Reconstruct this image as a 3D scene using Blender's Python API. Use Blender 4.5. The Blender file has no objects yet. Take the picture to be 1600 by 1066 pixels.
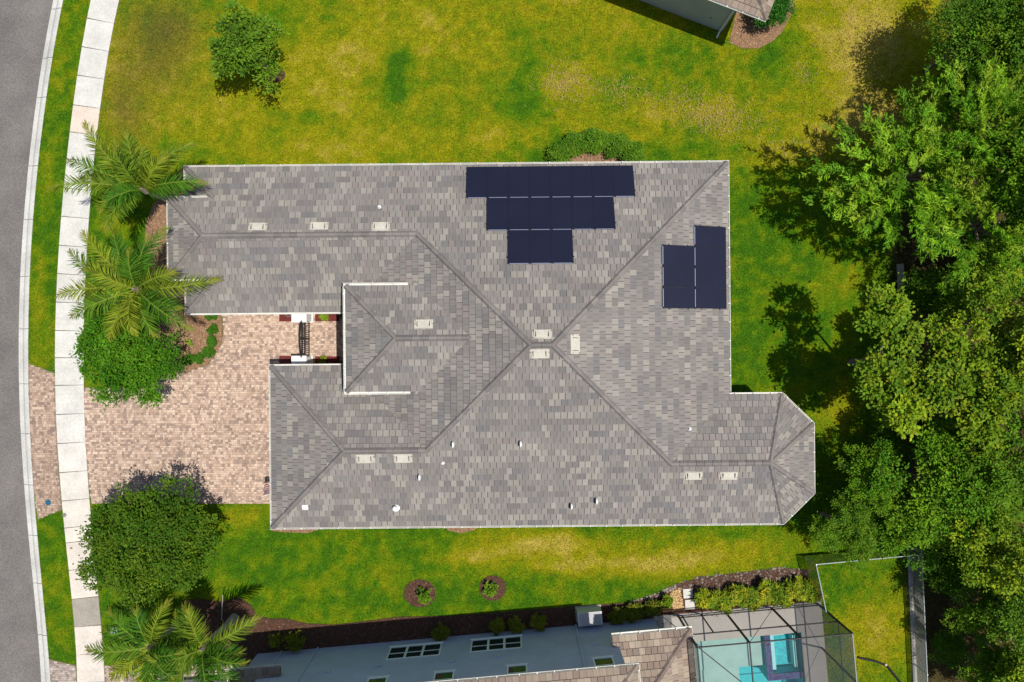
import bpy, math, random
import numpy as np
from mathutils import Vector, Matrix

# ------------------------------------------------------------------ camera, sky, sun
S = bpy.context.scene
C = S.collection
H = 38.0                      # drone height above the lawn
F = 1067.0                    # focal length in photo pixels (1600 wide)
cam_d = bpy.data.cameras.new('camera'); cam = bpy.data.objects.new('camera', cam_d); C.objects.link(cam)
cam.location = (0, 0, H); cam_d.sensor_width = 36; cam_d.sensor_fit = 'HORIZONTAL'
cam_d.lens = 36 * F / 1600; cam_d.clip_end = 2000
S.camera = cam
SUN = Vector((.34, -.075, 1)).normalized()
W = bpy.data.worlds.new('World'); S.world = W; W.use_nodes = True
wn = W.node_tree.nodes; wl = W.node_tree.links
sky = wn.new('ShaderNodeTexSky'); sky.sky_type = 'NISHITA'; sky.sun_disc = False
sky.sun_elevation = math.asin(SUN.z); sky.sun_rotation = math.atan2(SUN.x, SUN.y)
wl.new(sky.outputs[0], wn['Background'].inputs[0]); wn['Background'].inputs[1].default_value = .09
sd = bpy.data.lights.new('sun', 'SUN'); sd.energy = 4.4; sd.angle = math.radians(.53); sd.color = (1, .955, .88)
so = bpy.data.objects.new('sun', sd); C.objects.link(so); so.location = (20, -5, 60)
so.rotation_euler = SUN.to_track_quat('Z', 'Y').to_euler()
S.view_settings.view_transform = 'Standard'; S.view_settings.look = 'None'
S.view_settings.exposure = 0.1; S.view_settings.gamma = 1.0
S.render.engine = 'CYCLES'
S.cycles.max_bounces = 6; S.cycles.transparent_max_bounces = 12

# ------------------------------------------------------------------ helpers
random.seed(7); RNG = np.random.default_rng(11)
def at(u, v, z=0.0):
    k = (H - z) / F
    return Vector(((u - 800) * k, (533 - v) * k, z))
def lin(r, g, b, f=1.0):
    def c(x):
        x /= 255.0
        return (x / 12.92 if x <= .04045 else ((x + .055) / 1.055) ** 2.4) * f
    return (c(r), c(g), c(b))
def lerp(a, b, t): return tuple(x + (y - x) * t for x, y in zip(a, b))

def vnoise(x, y, s, seed=0):
    g = np.random.default_rng(seed).random((128, 128))
    X = np.asarray(x) / s + 500; Y = np.asarray(y) / s + 500
    i = np.floor(X).astype(int); j = np.floor(Y).astype(int)
    fx = X - i; fy = Y - j; fx = fx * fx * (3 - 2 * fx); fy = fy * fy * (3 - 2 * fy)
    a = g[i % 128, j % 128]; b = g[(i + 1) % 128, j % 128]; c = g[i % 128, (j + 1) % 128]; d = g[(i + 1) % 128, (j + 1) % 128]
    return (a * (1 - fx) + b * fx) * (1 - fy) + (c * (1 - fx) + d * fx) * fy
def fbm(x, y, s, seed=0, n=4):
    t = 0; w = 1; tot = 0
    for k in range(n):
        t = t + w * vnoise(x, y, s / 2 ** k, seed + k); tot += w; w *= .55
    return t / tot
def inpoly(x, y, poly):
    r = np.zeros(np.shape(x), bool); n = len(poly)
    for i in range(n):
        x0, y0 = poly[i][0], poly[i][1]; x1, y1 = poly[(i + 1) % n][0], poly[(i + 1) % n][1]
        if y0 == y1: continue
        r ^= ((y0 > y) != (y1 > y)) & (x < (x1 - x0) * (y - y0) / (y1 - y0) + x0)
    return r

# ------------------------------------------------------------------ materials
def mat(name, col=(.5, .5, .5), rough=.8, attr=None, n1=None, n2=None, bump=None, spec=.3, metal=0, uvstreak=None, trans=None, emit=None):
    """n1/n2 = (scale, amount): object-space noise that varies the brightness; bump = (scale, strength, distance)."""
    m = bpy.data.materials.new(name); m.use_nodes = True
    nt = m.node_tree; N = nt.nodes; L = nt.links; p = N['Principled BSDF']
    p.inputs['Roughness'].default_value = rough; p.inputs['Metallic'].default_value = metal
    p.inputs['Specular IOR Level'].default_value = spec
    if attr:
        a = N.new('ShaderNodeAttribute'); a.attribute_name = attr; out = a.outputs['Color']
    else:
        a = N.new('ShaderNodeRGB'); a.outputs[0].default_value = (*col, 1); out = a.outputs[0]
    tc = N.new('ShaderNodeTexCoord'); geo = N.new('ShaderNodeNewGeometry')
    def noise(scale, vec, detail=4):
        t = N.new('ShaderNodeTexNoise'); t.inputs['Scale'].default_value = scale; t.inputs['Detail'].default_value = detail
        L.new(vec, t.inputs['Vector']); return t.outputs['Fac']
    def mul(out, fac, amt):
        mr = N.new('ShaderNodeMapRange'); mr.inputs[1].default_value = .3; mr.inputs[2].default_value = .7
        mr.inputs[3].default_value = 1 - amt; mr.inputs[4].default_value = 1 + amt; mr.clamp = False
        L.new(fac, mr.inputs[0])
        mx = N.new('ShaderNodeVectorMath'); mx.operation = 'SCALE'
        L.new(out, mx.inputs[0]); L.new(mr.outputs[0], mx.inputs['Scale']); return mx.outputs[0]
    pos = geo.outputs['Position']
    for nn in (n1, n2):
        if nn: out = mul(out, noise(nn[0], pos), nn[1])
    if uvstreak:
        mp = N.new('ShaderNodeMapping'); mp.inputs['Scale'].default_value = (uvstreak[0], uvstreak[1], 1)
        L.new(tc.outputs['UV'], mp.inputs['Vector']); out = mul(out, noise(1.0, mp.outputs[0], 2), uvstreak[2])
    L.new(out, p.inputs['Base Color'])
    if bump:
        b = N.new('ShaderNodeBump'); b.inputs['Strength'].default_value = bump[1]; b.inputs['Distance'].default_value = bump[2]
        L.new(noise(bump[0], pos, 5), b.inputs['Height']); L.new(b.outputs[0], p.inputs['Normal'])
    if trans:
        t = N.new('ShaderNodeBsdfTranslucent'); L.new(out, t.inputs['Color'])
        ms = N.new('ShaderNodeMixShader'); ms.inputs[0].default_value = trans
        L.new(p.outputs[0], ms.inputs[1]); L.new(t.outputs[0], ms.inputs[2])
        L.new(ms.outputs[0], N['Material Output'].inputs['Surface'])
    return m
def see_through(name, col, alpha, rough=.6):
    m = bpy.data.materials.new(name); m.use_nodes = True
    nt = m.node_tree; N = nt.nodes; L = nt.links; p = N['Principled BSDF']
    p.inputs['Base Color'].default_value = (*col, 1); p.inputs['Roughness'].default_value = rough
    t = N.new('ShaderNodeBsdfTransparent'); ms = N.new('ShaderNodeMixShader'); ms.inputs[0].default_value = alpha
    L.new(t.outputs[0], ms.inputs[1]); L.new(p.outputs[0], ms.inputs[2]); L.new(ms.outputs[0], N['Material Output'].inputs['Surface'])
    return m
M = {}
M['asphalt'] = mat('asphalt', (.160, .146, .137), .95, n1=(.55, .16), n2=(24, .4), bump=(60, .5, .01))
M['concrete'] = mat('concrete', attr='tc', rough=.9, n1=(1.1, .10), n2=(9, .10), bump=(40, .25, .004))
M['kerb'] = mat('kerb_concrete', (.50, .49, .455), .9, n1=(.6, .14), n2=(9, .12), bump=(40, .25, .004))
M['joint'] = mat('joint_dirt', (.10, .09, .07), .95)
M['lawn'] = mat('lawn_soil_and_turf', attr='tc', rough=1, n1=(3.0, .2), n2=(11, .42), bump=(22, 1, .05), spec=.05)
M['blade'] = mat('grass_blade', attr='tc', rough=.7, spec=.15, trans=.3)
M['ground'] = mat('far_ground', (.09, .12, .02), 1, n1=(.2, .3), n2=(6, .3))
M['paver'] = mat('paver', attr='tc', rough=.9, n2=(20, .18), bump=(50, .4, .004))
M['sand'] = mat('paver_sand', (.22, .17, .12), 1, n2=(30, .2))
M['mulch'] = mat('mulch', (.085, .042, .026), 1, n1=(5, .25), n2=(26, .55), bump=(30, 1, .05))
M['drymulch'] = mat('dry_mulch', (.26, .15, .085), 1, n1=(5, .25), n2=(26, .5), bump=(30, 1, .05))
M['chip'] = mat('mulch_chip', attr='tc', rough=.9)
M['rock'] = mat('rock', attr='tc', rough=.9, n2=(14, .25), bump=(20, .6, .02))
M['tile'] = mat('concrete_roof_tile', attr='tc', rough=.85, n1=(.7, .06), n2=(60, .08), uvstreak=(12, .8, .09), bump=(90, .25, .004))
M['felt'] = mat('roof_underlay', (.055, .050, .047), .95)
M['white'] = mat('white_aluminium', (.64, .63, .58), .5, n1=(1.3, .10), n2=(9, .08))
M['soffit'] = mat('soffit', (.62, .60, .55), .7)
M['stucco'] = mat('cream_stucco', (.58, .53, .45), .95, n2=(30, .06), bump=(60, .4, .006))
M['stucco_grey'] = mat('grey_green_stucco', (.40, .395, .35), .95, n1=(1, .06), n2=(30, .05), bump=(60, .4, .006))
M['stucco_skyblue'] = mat('pale_grey_stucco_skylight_blue', (.43, .50, .63), .95, n1=(1.2, .07), n2=(22, .08), bump=(50, .5, .008))  # pale grey stucco; the blue of the skylight in shade is put into its colour
M['vent'] = mat('cream_vent_metal', (.47, .44, .37), .6, n1=(2, .1), n2=(12, .1))
M['ventdark'] = mat('vent_louvre', (.10, .095, .085), .7)
M['pipe'] = mat('white_pipe', (.74, .74, .72), .5)
M['panel'] = mat('solar_cells', (.0115, .0125, .028), .28, spec=.4, n1=(.5, .12))
M['cell'] = mat('solar_cell_gap', (.02, .022, .045), .3)
M['pframe'] = mat('solar_frame', (.013, .014, .026), .4)
M['rail'] = mat('aluminium_rail', (.42, .45, .56), .35, metal=.6)
M['black'] = mat('black_iron', (.012, .012, .013), .5)
M['bronze'] = mat('dark_bronze', (.018, .018, .02), .5)
M['galv'] = mat('galvanised_steel', (.48, .53, .55), .45, metal=.4)
M['fencegrey'] = mat('grey_frame', (.22, .25, .25), .5)
M['wire'] = mat('chain_link_wire', (.42, .42, .40), .6, metal=.2)
M['pillar'] = mat('white_stucco', (.80, .80, .78), .85, n2=(20, .04))
M['glass'] = mat('window_glass', (.012, .03, .03), .06, spec=.8)
M['wframe'] = mat('window_frame', (.80, .86, .82), .5)
M['leaf'] = mat('leaf', attr='tc', rough=.6, spec=.10, trans=.20)
M['bark'] = mat('bark', (.19, .155, .12), .95, n1=(3, .25), n2=(25, .3), bump=(20, 1, .03))
M['barkpale'] = mat('pale_bark', (.34, .31, .26), .95, n2=(18, .25), bump=(20, .8, .02))
M['screen'] = see_through('insect_screen', (.06, .066, .062), .62)
M['screen_top'] = see_through('insect_screen_roof', (.06, .065, .065), .16)
M['plaster'] = mat('pool_plaster', (.30, .47, .42), .6, n1=(1.5, .08), n2=(16, .06))
M['plaster_deep'] = mat('pool_plaster_deep', (.03, .46, .50), .6, n2=(6, .12))
M['plaster_spa'] = mat('spa_plaster', (.02, .42, .47), .6, n1=(7, .25))
M['plaster_step'] = mat('spa_step', (.33, .66, .64), .6)
M['ptile'] = mat('pool_tile', attr='tc', rough=.25, spec=.5)
M['water'] = see_through('pool_water', (.0, .25, .25), .06, .03)
M['deck'] = mat('pool_deck', (.40, .37, .33), .9, n1=(1, .06), n2=(20, .1))
M['carpaint'] = mat('car_paint', (.42, .52, .58), .18, spec=.6)
M['carglass'] = mat('car_glass', (.015, .03, .035), .05, spec=.8)
M['rubber'] = mat('rubber', (.02, .02, .02), .8)
M['chrome'] = mat('wheel_alloy', (.5, .5, .52), .3, metal=.8)
M['acbody'] = mat('cabinet_paint', (.56, .56, .56), .5)
M['acgrille'] = mat('cabinet_grille', (.40, .40, .42), .6)
M['blue'] = mat('blue_plastic', (.02, .10, .17), .5)
M['grey'] = mat('grey_plastic', (.2, .2, .2), .7)
M['hose'] = mat('coil_hose', (.16, .15, .13), .6)
M['flag'] = mat('flag_cloth', attr='tc', rough=.9)

# ------------------------------------------------------------------ mesh builders
def link(name, me, material, parent=None):
    o = bpy.data.objects.new(name, me); C.objects.link(o)
    if material and not me.materials: me.materials.append(material)
    if parent: o.parent = parent
    return o
def tag(o, label, cat, group=None):
    o['label'] = label; o['category'] = cat
    if group: o['group'] = group
    return o
def thing(name, label, cat, loc=(0, 0, 0), rz=0, group=None):
    o = bpy.data.objects.new(name, None); C.objects.link(o); o.empty_display_size = .3
    o.location = loc; o.rotation_euler = (0, 0, rz)
    return tag(o, label, cat, group)
def stuff(o): o['kind'] = 'stuff'; return o
def struct(o): o['kind'] = 'structure'; return o
class MB:
    """collects polygons; build() makes ONE mesh object"""
    def __init__(s): s.v = []; s.f = []; s.c = []; s.uv = []
    def poly(s, pts, col=(1, 1, 1), uv=None):
        n = len(s.v); s.v += [tuple(p) for p in pts]; s.f.append(tuple(range(n, n + len(pts)))); s.c.append(col)
        s.uv += list(uv) if uv else [(p[0], p[1]) for p in pts]
    def mesh(s, verts, faces, col=(1, 1, 1), uvs=None):
        n = len(s.v); s.v += [tuple(p) for p in verts]
        for f in faces:
            s.f.append(tuple(i + n for i in f)); s.c.append(col)
            s.uv += [uvs[i] for i in f] if uvs else [(verts[i][0], verts[i][1]) for i in f]
    def box(s, x0, x1, y0, y1, z0, z1, col=(1, 1, 1), fr=None):
        P = [(x0, y0, z0), (x1, y0, z0), (x1, y1, z0), (x0, y1, z0), (x0, y0, z1), (x1, y0, z1), (x1, y1, z1), (x0, y1, z1)]
        if fr: P = [fr(*p) for p in P]
        s.mesh(P, [(3, 2, 1, 0), (4, 5, 6, 7), (0, 1, 5, 4), (1, 2, 6, 5), (2, 3, 7, 6), (3, 0, 4, 7)], col)
    def prism(s, pts, z0, z1, col=(1, 1, 1)):
        n = len(pts); a = [(p[0], p[1], z0) for p in pts]; b = [(p[0], p[1], z1) for p in pts]
        s.mesh(a + b, [tuple(range(n - 1, -1, -1)), tuple(range(n, 2 * n))] + [(i, (i + 1) % n, n + (i + 1) % n, n + i) for i in range(n)], col)
    def bar(s, a, b, w, h=None, col=(1, 1, 1), up=(0, 0, 1)):
        a = Vector(a); b = Vector(b); h = h or w; d = (b - a).normalized(); u = Vector(up)
        if abs(d.dot(u)) > .98: u = Vector((1, 0, 0))
        x = d.cross(u).normalized() * (w / 2); y = x.cross(d).normalized() * (h / 2)
        P = [a - x - y, a + x - y, a + x + y, a - x + y, b - x - y, b + x - y, b + x + y, b - x + y]
        s.mesh(P, [(0, 1, 2, 3), (7, 6, 5, 4), (4, 5, 1, 0), (5, 6, 2, 1), (6, 7, 3, 2), (7, 4, 0, 3)], col)
    def tube(s, pts, rad, n=7, col=(1, 1, 1), cap=True):
        pts = [Vector(p) for p in pts]; rad = rad if isinstance(rad, (list, tuple)) else [rad] * len(pts)
        V = []
        for i, p in enumerate(pts):
            d = (pts[min(i + 1, len(pts) - 1)] - pts[max(i - 1, 0)]).normalized()
            u = Vector((0, 0, 1)) if abs(d.z) < .9 else Vector((1, 0, 0))
            x = d.cross(u).normalized(); y = x.cross(d)
            V += [p + (x * math.cos(2 * math.pi * k / n) - y * math.sin(2 * math.pi * k / n)) * rad[i] for k in range(n)]
        Fs = [(i * n + k, i * n + (k + 1) % n, (i + 1) * n + (k + 1) % n, (i + 1) * n + k) for i in range(len(pts) - 1) for k in range(n)]
        if cap: Fs += [tuple(range(n - 1, -1, -1)), tuple(range((len(pts) - 1) * n, len(pts) * n))]
        s.mesh(V, Fs, col)
    def lathe(s, prof, n=14, col=(1, 1, 1), c=(0, 0, 0)):
        V = [(c[0] + r * math.cos(2 * math.pi * k / n), c[1] + r * math.sin(2 * math.pi * k / n), c[2] + z) for r, z in prof for k in range(n)]
        Fs = [(i * n + k, i * n + (k + 1) % n, (i + 1) * n + (k + 1) % n, (i + 1) * n + k) for i in range(len(prof) - 1) for k in range(n)]
        Fs += [tuple(range((len(prof) - 1) * n, len(prof) * n))]
        s.mesh(V, Fs, col)
    def data(s, name):
        me = bpy.data.meshes.new(name); me.from_pydata(s.v, [], s.f)
        cn = [len(f) for f in s.f]
        a = me.color_attributes.new('tc', 'FLOAT_COLOR', 'CORNER')
        col = np.repeat(np.array([(*c[:3], 1) for c in s.c], 'f'), cn, axis=0)
        a.data.foreach_set('color', col.ravel())
        u = me.uv_layers.new(name='UVMap'); u.data.foreach_set('uv', np.array(s.uv, 'f').ravel())
        return me
    def build(s, name, material, parent=None):
        return link(name, s.data(name), material, parent)
def quads(name, P, col):
    """P (N,4,3) array of quads, col (N,3): one mesh, colour on points"""
    n = len(P); me = bpy.data.meshes.new(name)
    me.vertices.add(4 * n); me.vertices.foreach_set('co', P.astype('f').ravel())
    me.loops.add(4 * n); me.loops.foreach_set('vertex_index', np.arange(4 * n, dtype='i'))
    me.polygons.add(n); me.polygons.foreach_set('loop_start', np.arange(0, 4 * n, 4, dtype='i'))
    me.update(calc_edges=True)
    a = me.color_attributes.new('tc', 'FLOAT_COLOR', 'POINT')
    c = np.ones((n, 4, 4), 'f'); c[:, :, :3] = col[:, None, :]
    a.data.foreach_set('color', c.ravel()); return me
def tris(name, P, col):
    n = len(P); me = bpy.data.meshes.new(name)
    me.vertices.add(3 * n); me.vertices.foreach_set('co', P.astype('f').ravel())
    me.loops.add(3 * n); me.loops.foreach_set('vertex_index', np.arange(3 * n, dtype='i'))
    me.polygons.add(n); me.polygons.foreach_set('loop_start', np.arange(0, 3 * n, 3, dtype='i'))
    me.update(calc_edges=True)
    a = me.color_attributes.new('tc', 'FLOAT_COLOR', 'POINT')
    c = np.ones((n, 3, 4), 'f'); c[:, :, :3] = col[:, None, :]
    a.data.foreach_set('color', c.ravel()); return me
def unit(a): return a / (np.linalg.norm(a, axis=-1, keepdims=True) + 1e-9)
def leaf_quads(c, d, n, ln, wd):
    d = unit(d); w = unit(np.cross(n, d)); ln = np.asarray(ln)[:, None]; wd = np.asarray(wd)[:, None]
    return np.stack([c - d * ln * .5, c + w * wd * .5 - d * ln * .05, c + d * ln * .5, c - w * wd * .5 - d * ln * .05], 1)
def copy_tree(o, parent=None):
    c = o.copy(); C.objects.link(c); c.parent = parent
    for ch in o.children: copy_tree(ch, c)
    return c

# ------------------------------------------------------------------ ground plan (photo pixels on the ground, turned into metres)
def curve(pts):
    v = np.array([p[1] for p in pts]); u = np.array([p[0] for p in pts])
    pf = np.polyfit((v - 533) / 533, u, 5)
    def f(vv):
        vv = np.clip(vv, -60, 1130); return np.polyval(pf, (vv - 533) / 533)
    return f
KL = curve([(81, 0), (64.6, 89), (56, 152), (48, 200), (41.8, 270), (29, 470), (26.6, 520), (27, 600), (31, 690), (35.5, 760), (43.6, 837), (51, 930), (56, 985), (62.5, 1066)])
KR = curve([(98.8, 0), (90, 50), (81, 90), (72.7, 150), (66.5, 195), (59.5, 268), (52, 340), (45.6, 455), (43.6, 530), (44.8, 600), (47.8, 690), (52, 760), (58, 815), (63, 890), (66, 920), (72.5, 990), (79.5, 1066)])
SL = curve([(142, 0), (126.6, 80), (116.5, 150), (109, 205), (102.6, 270), (95, 345), (88.6, 455), (85.6, 530), (86.6, 600), (90, 695), (96, 785), (104, 848), (111, 920), (116, 985), (121, 1066)])
SR = curve([(187, 0), (172, 70), (162, 130), (153.5, 197), (147.7, 260), (142, 310), (135.5, 420), (131.7, 470), (131.5, 560), (133.5, 690), (140.6, 780), (149.5, 860), (154.5, 935), (157.5, 985), (165, 1066)])
VV = np.linspace(-40, 1110, 116)
def strip(name, f0, f1, z0, z1, material, col=(1, 1, 1)):
    b = MB()
    for i in range(len(VV) - 1):
        a, c = VV[i], VV[i + 1]
        p = [at(f0(c), c), at(f1(c), c), at(f1(a), a), at(f0(a), a)]
        for q, z in zip(p, (z0, z1, z1, z0)): q.z = z
        b.poly(p, col)
    return b.build(name, material)

g = MB()
for x0, x1, y0, y1 in ((-500, 8.3, -500, 500), (16.5, 500, -500, 500), (8.3, 16.5, -16.3, 500), (8.3, 16.5, -500, -26)):      # open under the pool
    g.poly([(x0, y0, -.3), (x1, y0, -.3), (x1, y1, -.3), (x0, y1, -.3)])
struct(g.build('ground', M['ground']))
g = MB()
for i in range(len(VV) - 1):
    a, c = VV[i], VV[i + 1]
    p = [at(-900, c), at(KL(c) + 1, c), at(KL(a) + 1, a), at(-900, a)]
    for q in p: q.z = -.10
    g.poly(p)
struct(g.build('road', M['asphalt']))

# kerb: flat gutter, small rise; cast in lengths with joints
kj = [-70, 13, 90, 152, 259, 343, 432, 514, 600, 678, 758, 837, 912, 993, 1075, 1140]
kroot = bpy.data.objects.new('kerb', None); C.objects.link(kroot); struct(kroot)
for a, c in zip(kj[:-1], kj[1:]):
    b = MB(); vs = np.linspace(a + .35, c - .35, 9); prof = [(0, -.13), (.02, -.088), (.38, -.095), (.62, .0), (.80, .018), (1, .015), (1.0, -.1)]
    V = []; 
    for vv in vs:
        for t, z in prof:
            q = at(KL(vv) + (KR(vv) - KL(vv)) * t, vv); V.append((q.x, q.y, z))
    n = len(prof)
    b.mesh(V, [((i + 1) * n + k, (i + 1) * n + k + 1, i * n + k + 1, i * n + k) for i in range(8) for k in range(n - 1)])
    b.build('kerb_length', M['kerb'], kroot)
b = strip('kerb_bed', KL, KR, -.14, -.14, M['joint']); b.parent = kroot

# sidewalk slabs
sroot = bpy.data.objects.new('sidewalk', None); C.objects.link(sroot); struct(sroot)
sj = [-55, -11, 33, 77, 121, 167, 209, 251, 296, 340, 385, 429, 473, 517, 559, 602, 647, 692, 737, 781, 823, 846, 889, 934, 978, 1022, 1066, 1110]
for a, c in zip(sj[:-1], sj[1:]):
    t = (a + c) / 2
    col = lerp((.575, .56, .515), (.62, .555, .485), min(max((t - 640) / 220, 0), 1))
    if 160 < t < 209: col = (.62, .52, .43)
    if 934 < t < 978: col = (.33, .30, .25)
    f = random.uniform(.95, 1.04); col = tuple(x * f for x in col)
    sl = (SL(c) - SL(a)) / (c - a)       # joints square to the walk
    def pt(u0, vv, side):
        w = SR(vv) - SL(vv); vj = vv + (w * .5 if side else -w * .5) * (-sl) * 1.0
        fx = SR if side else SL
        return at(fx(vj) + (-.4 if side else .4), vj)
    p = [pt(0, c - .45, 0), pt(0, c - .45, 1), pt(0, a + .45, 1), pt(0, a + .45, 0)]
    b = MB(); b.prism([(q.x, q.y) for q in p], -.08, .03, col); b.build('sidewalk_slab', M['concrete'], sroot)
b = strip('sidewalk_bed', SL, SR, .006, .006, M['joint']); b.parent = sroot

def wpoly(px, z=0): return [at(u, v, 0).xy for u, v in px]
PX_DRIVE = [(132, 606), (200, 606), (268, 583), (290, 583), (325, 570), (343, 548), (349, 520), (346, 478), (556, 478), (556, 580), (432, 580), (432, 787), (143, 787), (137, 740), (133.5, 690), (131.8, 640)]
PX_APRON = [(44.6, 568), (85.5, 583), (87, 620), (92, 740), (97, 796), (59, 812), (52, 760), (47.5, 690), (45, 620)]
PX_APRON2 = [(76.5, 1030), (118.5, 1040), (122, 1090), (82, 1090)]
PX_DRIVE2 = [(163, 1040), (240, 1038), (300, 1036), (420, 1040), (420, 1110), (168, 1110)]
PX_BEDW = [(345, 480), (348.5, 520), (342.5, 548), (325, 569.5), (290, 582.5), (268, 582.5), (246, 560), (237, 520), (232, 470), (226, 420), (228, 350), (240, 318), (262, 300), (288, 258), (310, 262), (310, 480)]
PX_BEDS = [(285, 938), (310, 936), (345, 940), (375, 934), (392, 945), (402, 962), (425, 967), (445, 966), (480, 974), (520, 976), (560, 972), (620, 964), (700, 962), (780, 957), (900, 947), (985, 941), (1020, 930), (1056, 914), (1060, 970), (1026, 985), (760, 1006), (500, 1034), (430, 1046), (395, 1046), (330, 1012), (290, 975)]
PX_BEDR = [(1056, 914), (1090, 903), (1130, 898), (1180, 892), (1225, 888), (1262, 890), (1273, 946), (1210, 956), (1144, 961), (1060, 970)]
PX_BEDN = [(858, 262), (866, 236), (884, 221), (930, 214), (970, 219), (994, 236), (1001, 262)]
PX_BEDT = [(1139, 67), (1160, 76), (1185, 76), (1208, 64), (1222, 50), (1240, 15), (1240, -20), (1155, -20), (1150, 20)]
PX_RING1 = [(656 + 25 * math.cos(a) , 927 + 22 * math.sin(a)) for a in np.linspace(0, 6.28, 15)[:-1]]
PX_RING2 = [(770 + 21 * math.cos(a) , 919 + 20 * math.sin(a)) for a in np.linspace(0, 6.28, 15)[:-1]]
PX_RING3 = [(430 + 16 * math.cos(a) , 117 + 12 * math.sin(a)) for a in np.linspace(0, 6.28, 15)[:-1]]
PX_BEDE1 = [(424, 818), (500, 818), (497, 828), (478, 833), (440, 831), (424, 829)]
PX_BEDE2 = [(690, 815), (750, 815), (742, 828), (720, 833), (700, 829)]
PX_DECK = [(1052, 968), (1280, 944.5), (1294, 1110), (1050, 1110)]

# lawn colour field -------------------------------------------------
GREEN = np.array((.088, .182, .004)); LUSH = np.array((.050, .140, .005)); YEL = np.array((.262, .252, .006)); TAN = np.array((.43, .335, .060))
OLIVE = np.array((.105, .088, .022)); LITTER = np.array((.07, .045, .022))
BLOBS = [  # u, v, ru, rv, change of dryness
    (620, 98, 22, 26, -.55), (622, 130, 18, 30, -.3), (822, 130, 34, 52, -.45), (490, 182, 34, 12, -.3), (430, 30, 40, 30, -.35), (1060, 90, 130, 55, -.22),
    (690, 50, 70, 55, .22), (540, 70, 60, 30, .15), (880, 130, 34, 30, .35), (930, 30, 110, 60, .1), (1090, 175, 90, 30, .22), (1060, 250, 60, 30, -.25),
    (1345, 95, 75, 110, .45), (1360, 190, 70, 25, .4), (1240, 120, 70, 90, -.05), (760, 215, 60, 25, .2), (520, 225, 130, 22, .12), (900, 240, 120, 22, -.2), (480, 150, 60, 30, .05),
    (1180, 300, 60, 90, .02), (1175, 470, 45, 130, -.02), (1160, 420, 12, 180, -.1), (1230, 240, 80, 20, .2), (1320, 440, 60, 22, .25), (1310, 640, 35, 40, .28), (1240, 640, 30, 30, .1),
    (860, 850, 95, 18, .72), (900, 880, 80, 14, .42), (1010, 886, 110, 18, .55), (1110, 862, 100, 18, .34), (760, 868, 60, 12, .3), (700, 940, 200, 14, -.12), (730, 872, 30, 12, .3), (720, 845, 40, 9, .12), (610, 905, 40, 25, .08), (370, 808, 24, 16, .4), (410, 800, 30, 14, .15), (1130, 870, 90, 22, .18),
    (1240, 850, 40, 20, .12), (450, 900, 90, 40, -.06), (1368, 990, 52, 70, .62), (1330, 910, 40, 25, -.1), (1370, 1050, 20, 30, -.1),
    (92, 60, 10, 40, .2), (74, 260, 12, 50, .18), (72, 210, 12, 20, -.1), (64, 420, 9, 45, .28), (58, 490, 10, 40, .22), (66, 370, 12, 22, -.1), (86, 900, 14, 40, .1), (155, 400, 15, 40, -.1),
    (175, 350, 22, 22, .22), (195, 455, 20, 22, .25), (330, 880, 30, 30, -.05)]
def gcol(x, y):
    x = np.asarray(x, float); y = np.asarray(y, float)
    u = 800 + x * F / H; v = 533 - y * F / H
    s = lambda a, b, t: np.clip((t - a) / (b - a), 0, 1)
    top = s(300, 230, v) * s(140, 175, u)
    d = .12 + .30 * top + .03 * s(1280, 1320, u)
    for bu, bv, ru, rv, w in BLOBS:
        d = d + w * np.exp(-(((u - bu) / ru) ** 2 + ((v - bv) / rv) ** 2))
    d = d + (fbm(x, y, 5, 3) - .5) * (.30 + .25 * top) + (fbm(x, y, 1.3, 9) - .5) * (.18 + .2 * top) + (fbm(x, y, .45, 17, 3) - .5) * .62
    d = d + (fbm(x * .28, y + .15 * x, .9, 63, 3) - .5) * .26 * (.4 + .6 * top)
    d = np.clip(d, 0, 1)[..., None]
    c = np.where(d < .12, LUSH + (GREEN - LUSH) * d / .12, np.where(d < .55, GREEN + (YEL - GREEN) * (d - .12) / .43, YEL + (TAN - YEL) * (d - .55) / .45))
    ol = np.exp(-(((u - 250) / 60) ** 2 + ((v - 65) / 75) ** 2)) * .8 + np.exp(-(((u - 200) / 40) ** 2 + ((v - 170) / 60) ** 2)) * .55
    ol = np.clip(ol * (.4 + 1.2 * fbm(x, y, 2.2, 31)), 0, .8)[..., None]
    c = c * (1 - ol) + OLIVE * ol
    wd = np.clip((u - (1395 + 40 * (fbm(x, y, 3, 41) - .5) + 26 * s(800, 1000, v) + 75 * s(240, 170, v))) / 20, 0, 1) * .92
    c = c * (1 - wd[..., None]) + LITTER * wd[..., None]
    return c
def f2x(t, n):
    a = math.radians(5.1); return (5.48 + t * math.cos(a) - n * math.sin(a), -15.63 + t * math.sin(a) + n * math.cos(a))
nx, ny = 300, 230
ys = np.linspace(-20.6, 20.6, ny); vrow = 533 - ys * F / H
GX = np.zeros((ny, nx)); GY = np.repeat(ys[:, None], nx, 1)
for j in range(ny):
    x0 = (KR(vrow[j]) - 800) * H / F; GX[j] = np.linspace(x0, 36, nx)
GZ = (fbm(GX, GY, 3, 55) - .5) * .03 - .005
hole = inpoly(GX, GY, [f2x(2.5, -.75), f2x(11.3, -.75), f2x(11.3, -12), f2x(2.5, -12)])
GZ = np.where(hole, -2.0, GZ)      # the pool pit
me = bpy.data.meshes.new('lawn'); idx = np.arange(nx * ny).reshape(ny, nx)
fc = np.stack([idx[:-1, :-1], idx[:-1, 1:], idx[1:, 1:], idx[1:, :-1]], -1).reshape(-1, 4)
me.vertices.add(nx * ny); me.vertices.foreach_set('co', np.stack([GX, GY, GZ], -1).astype('f').ravel())
me.loops.add(fc.size); me.loops.foreach_set('vertex_index', fc.astype('i').ravel())
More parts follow.
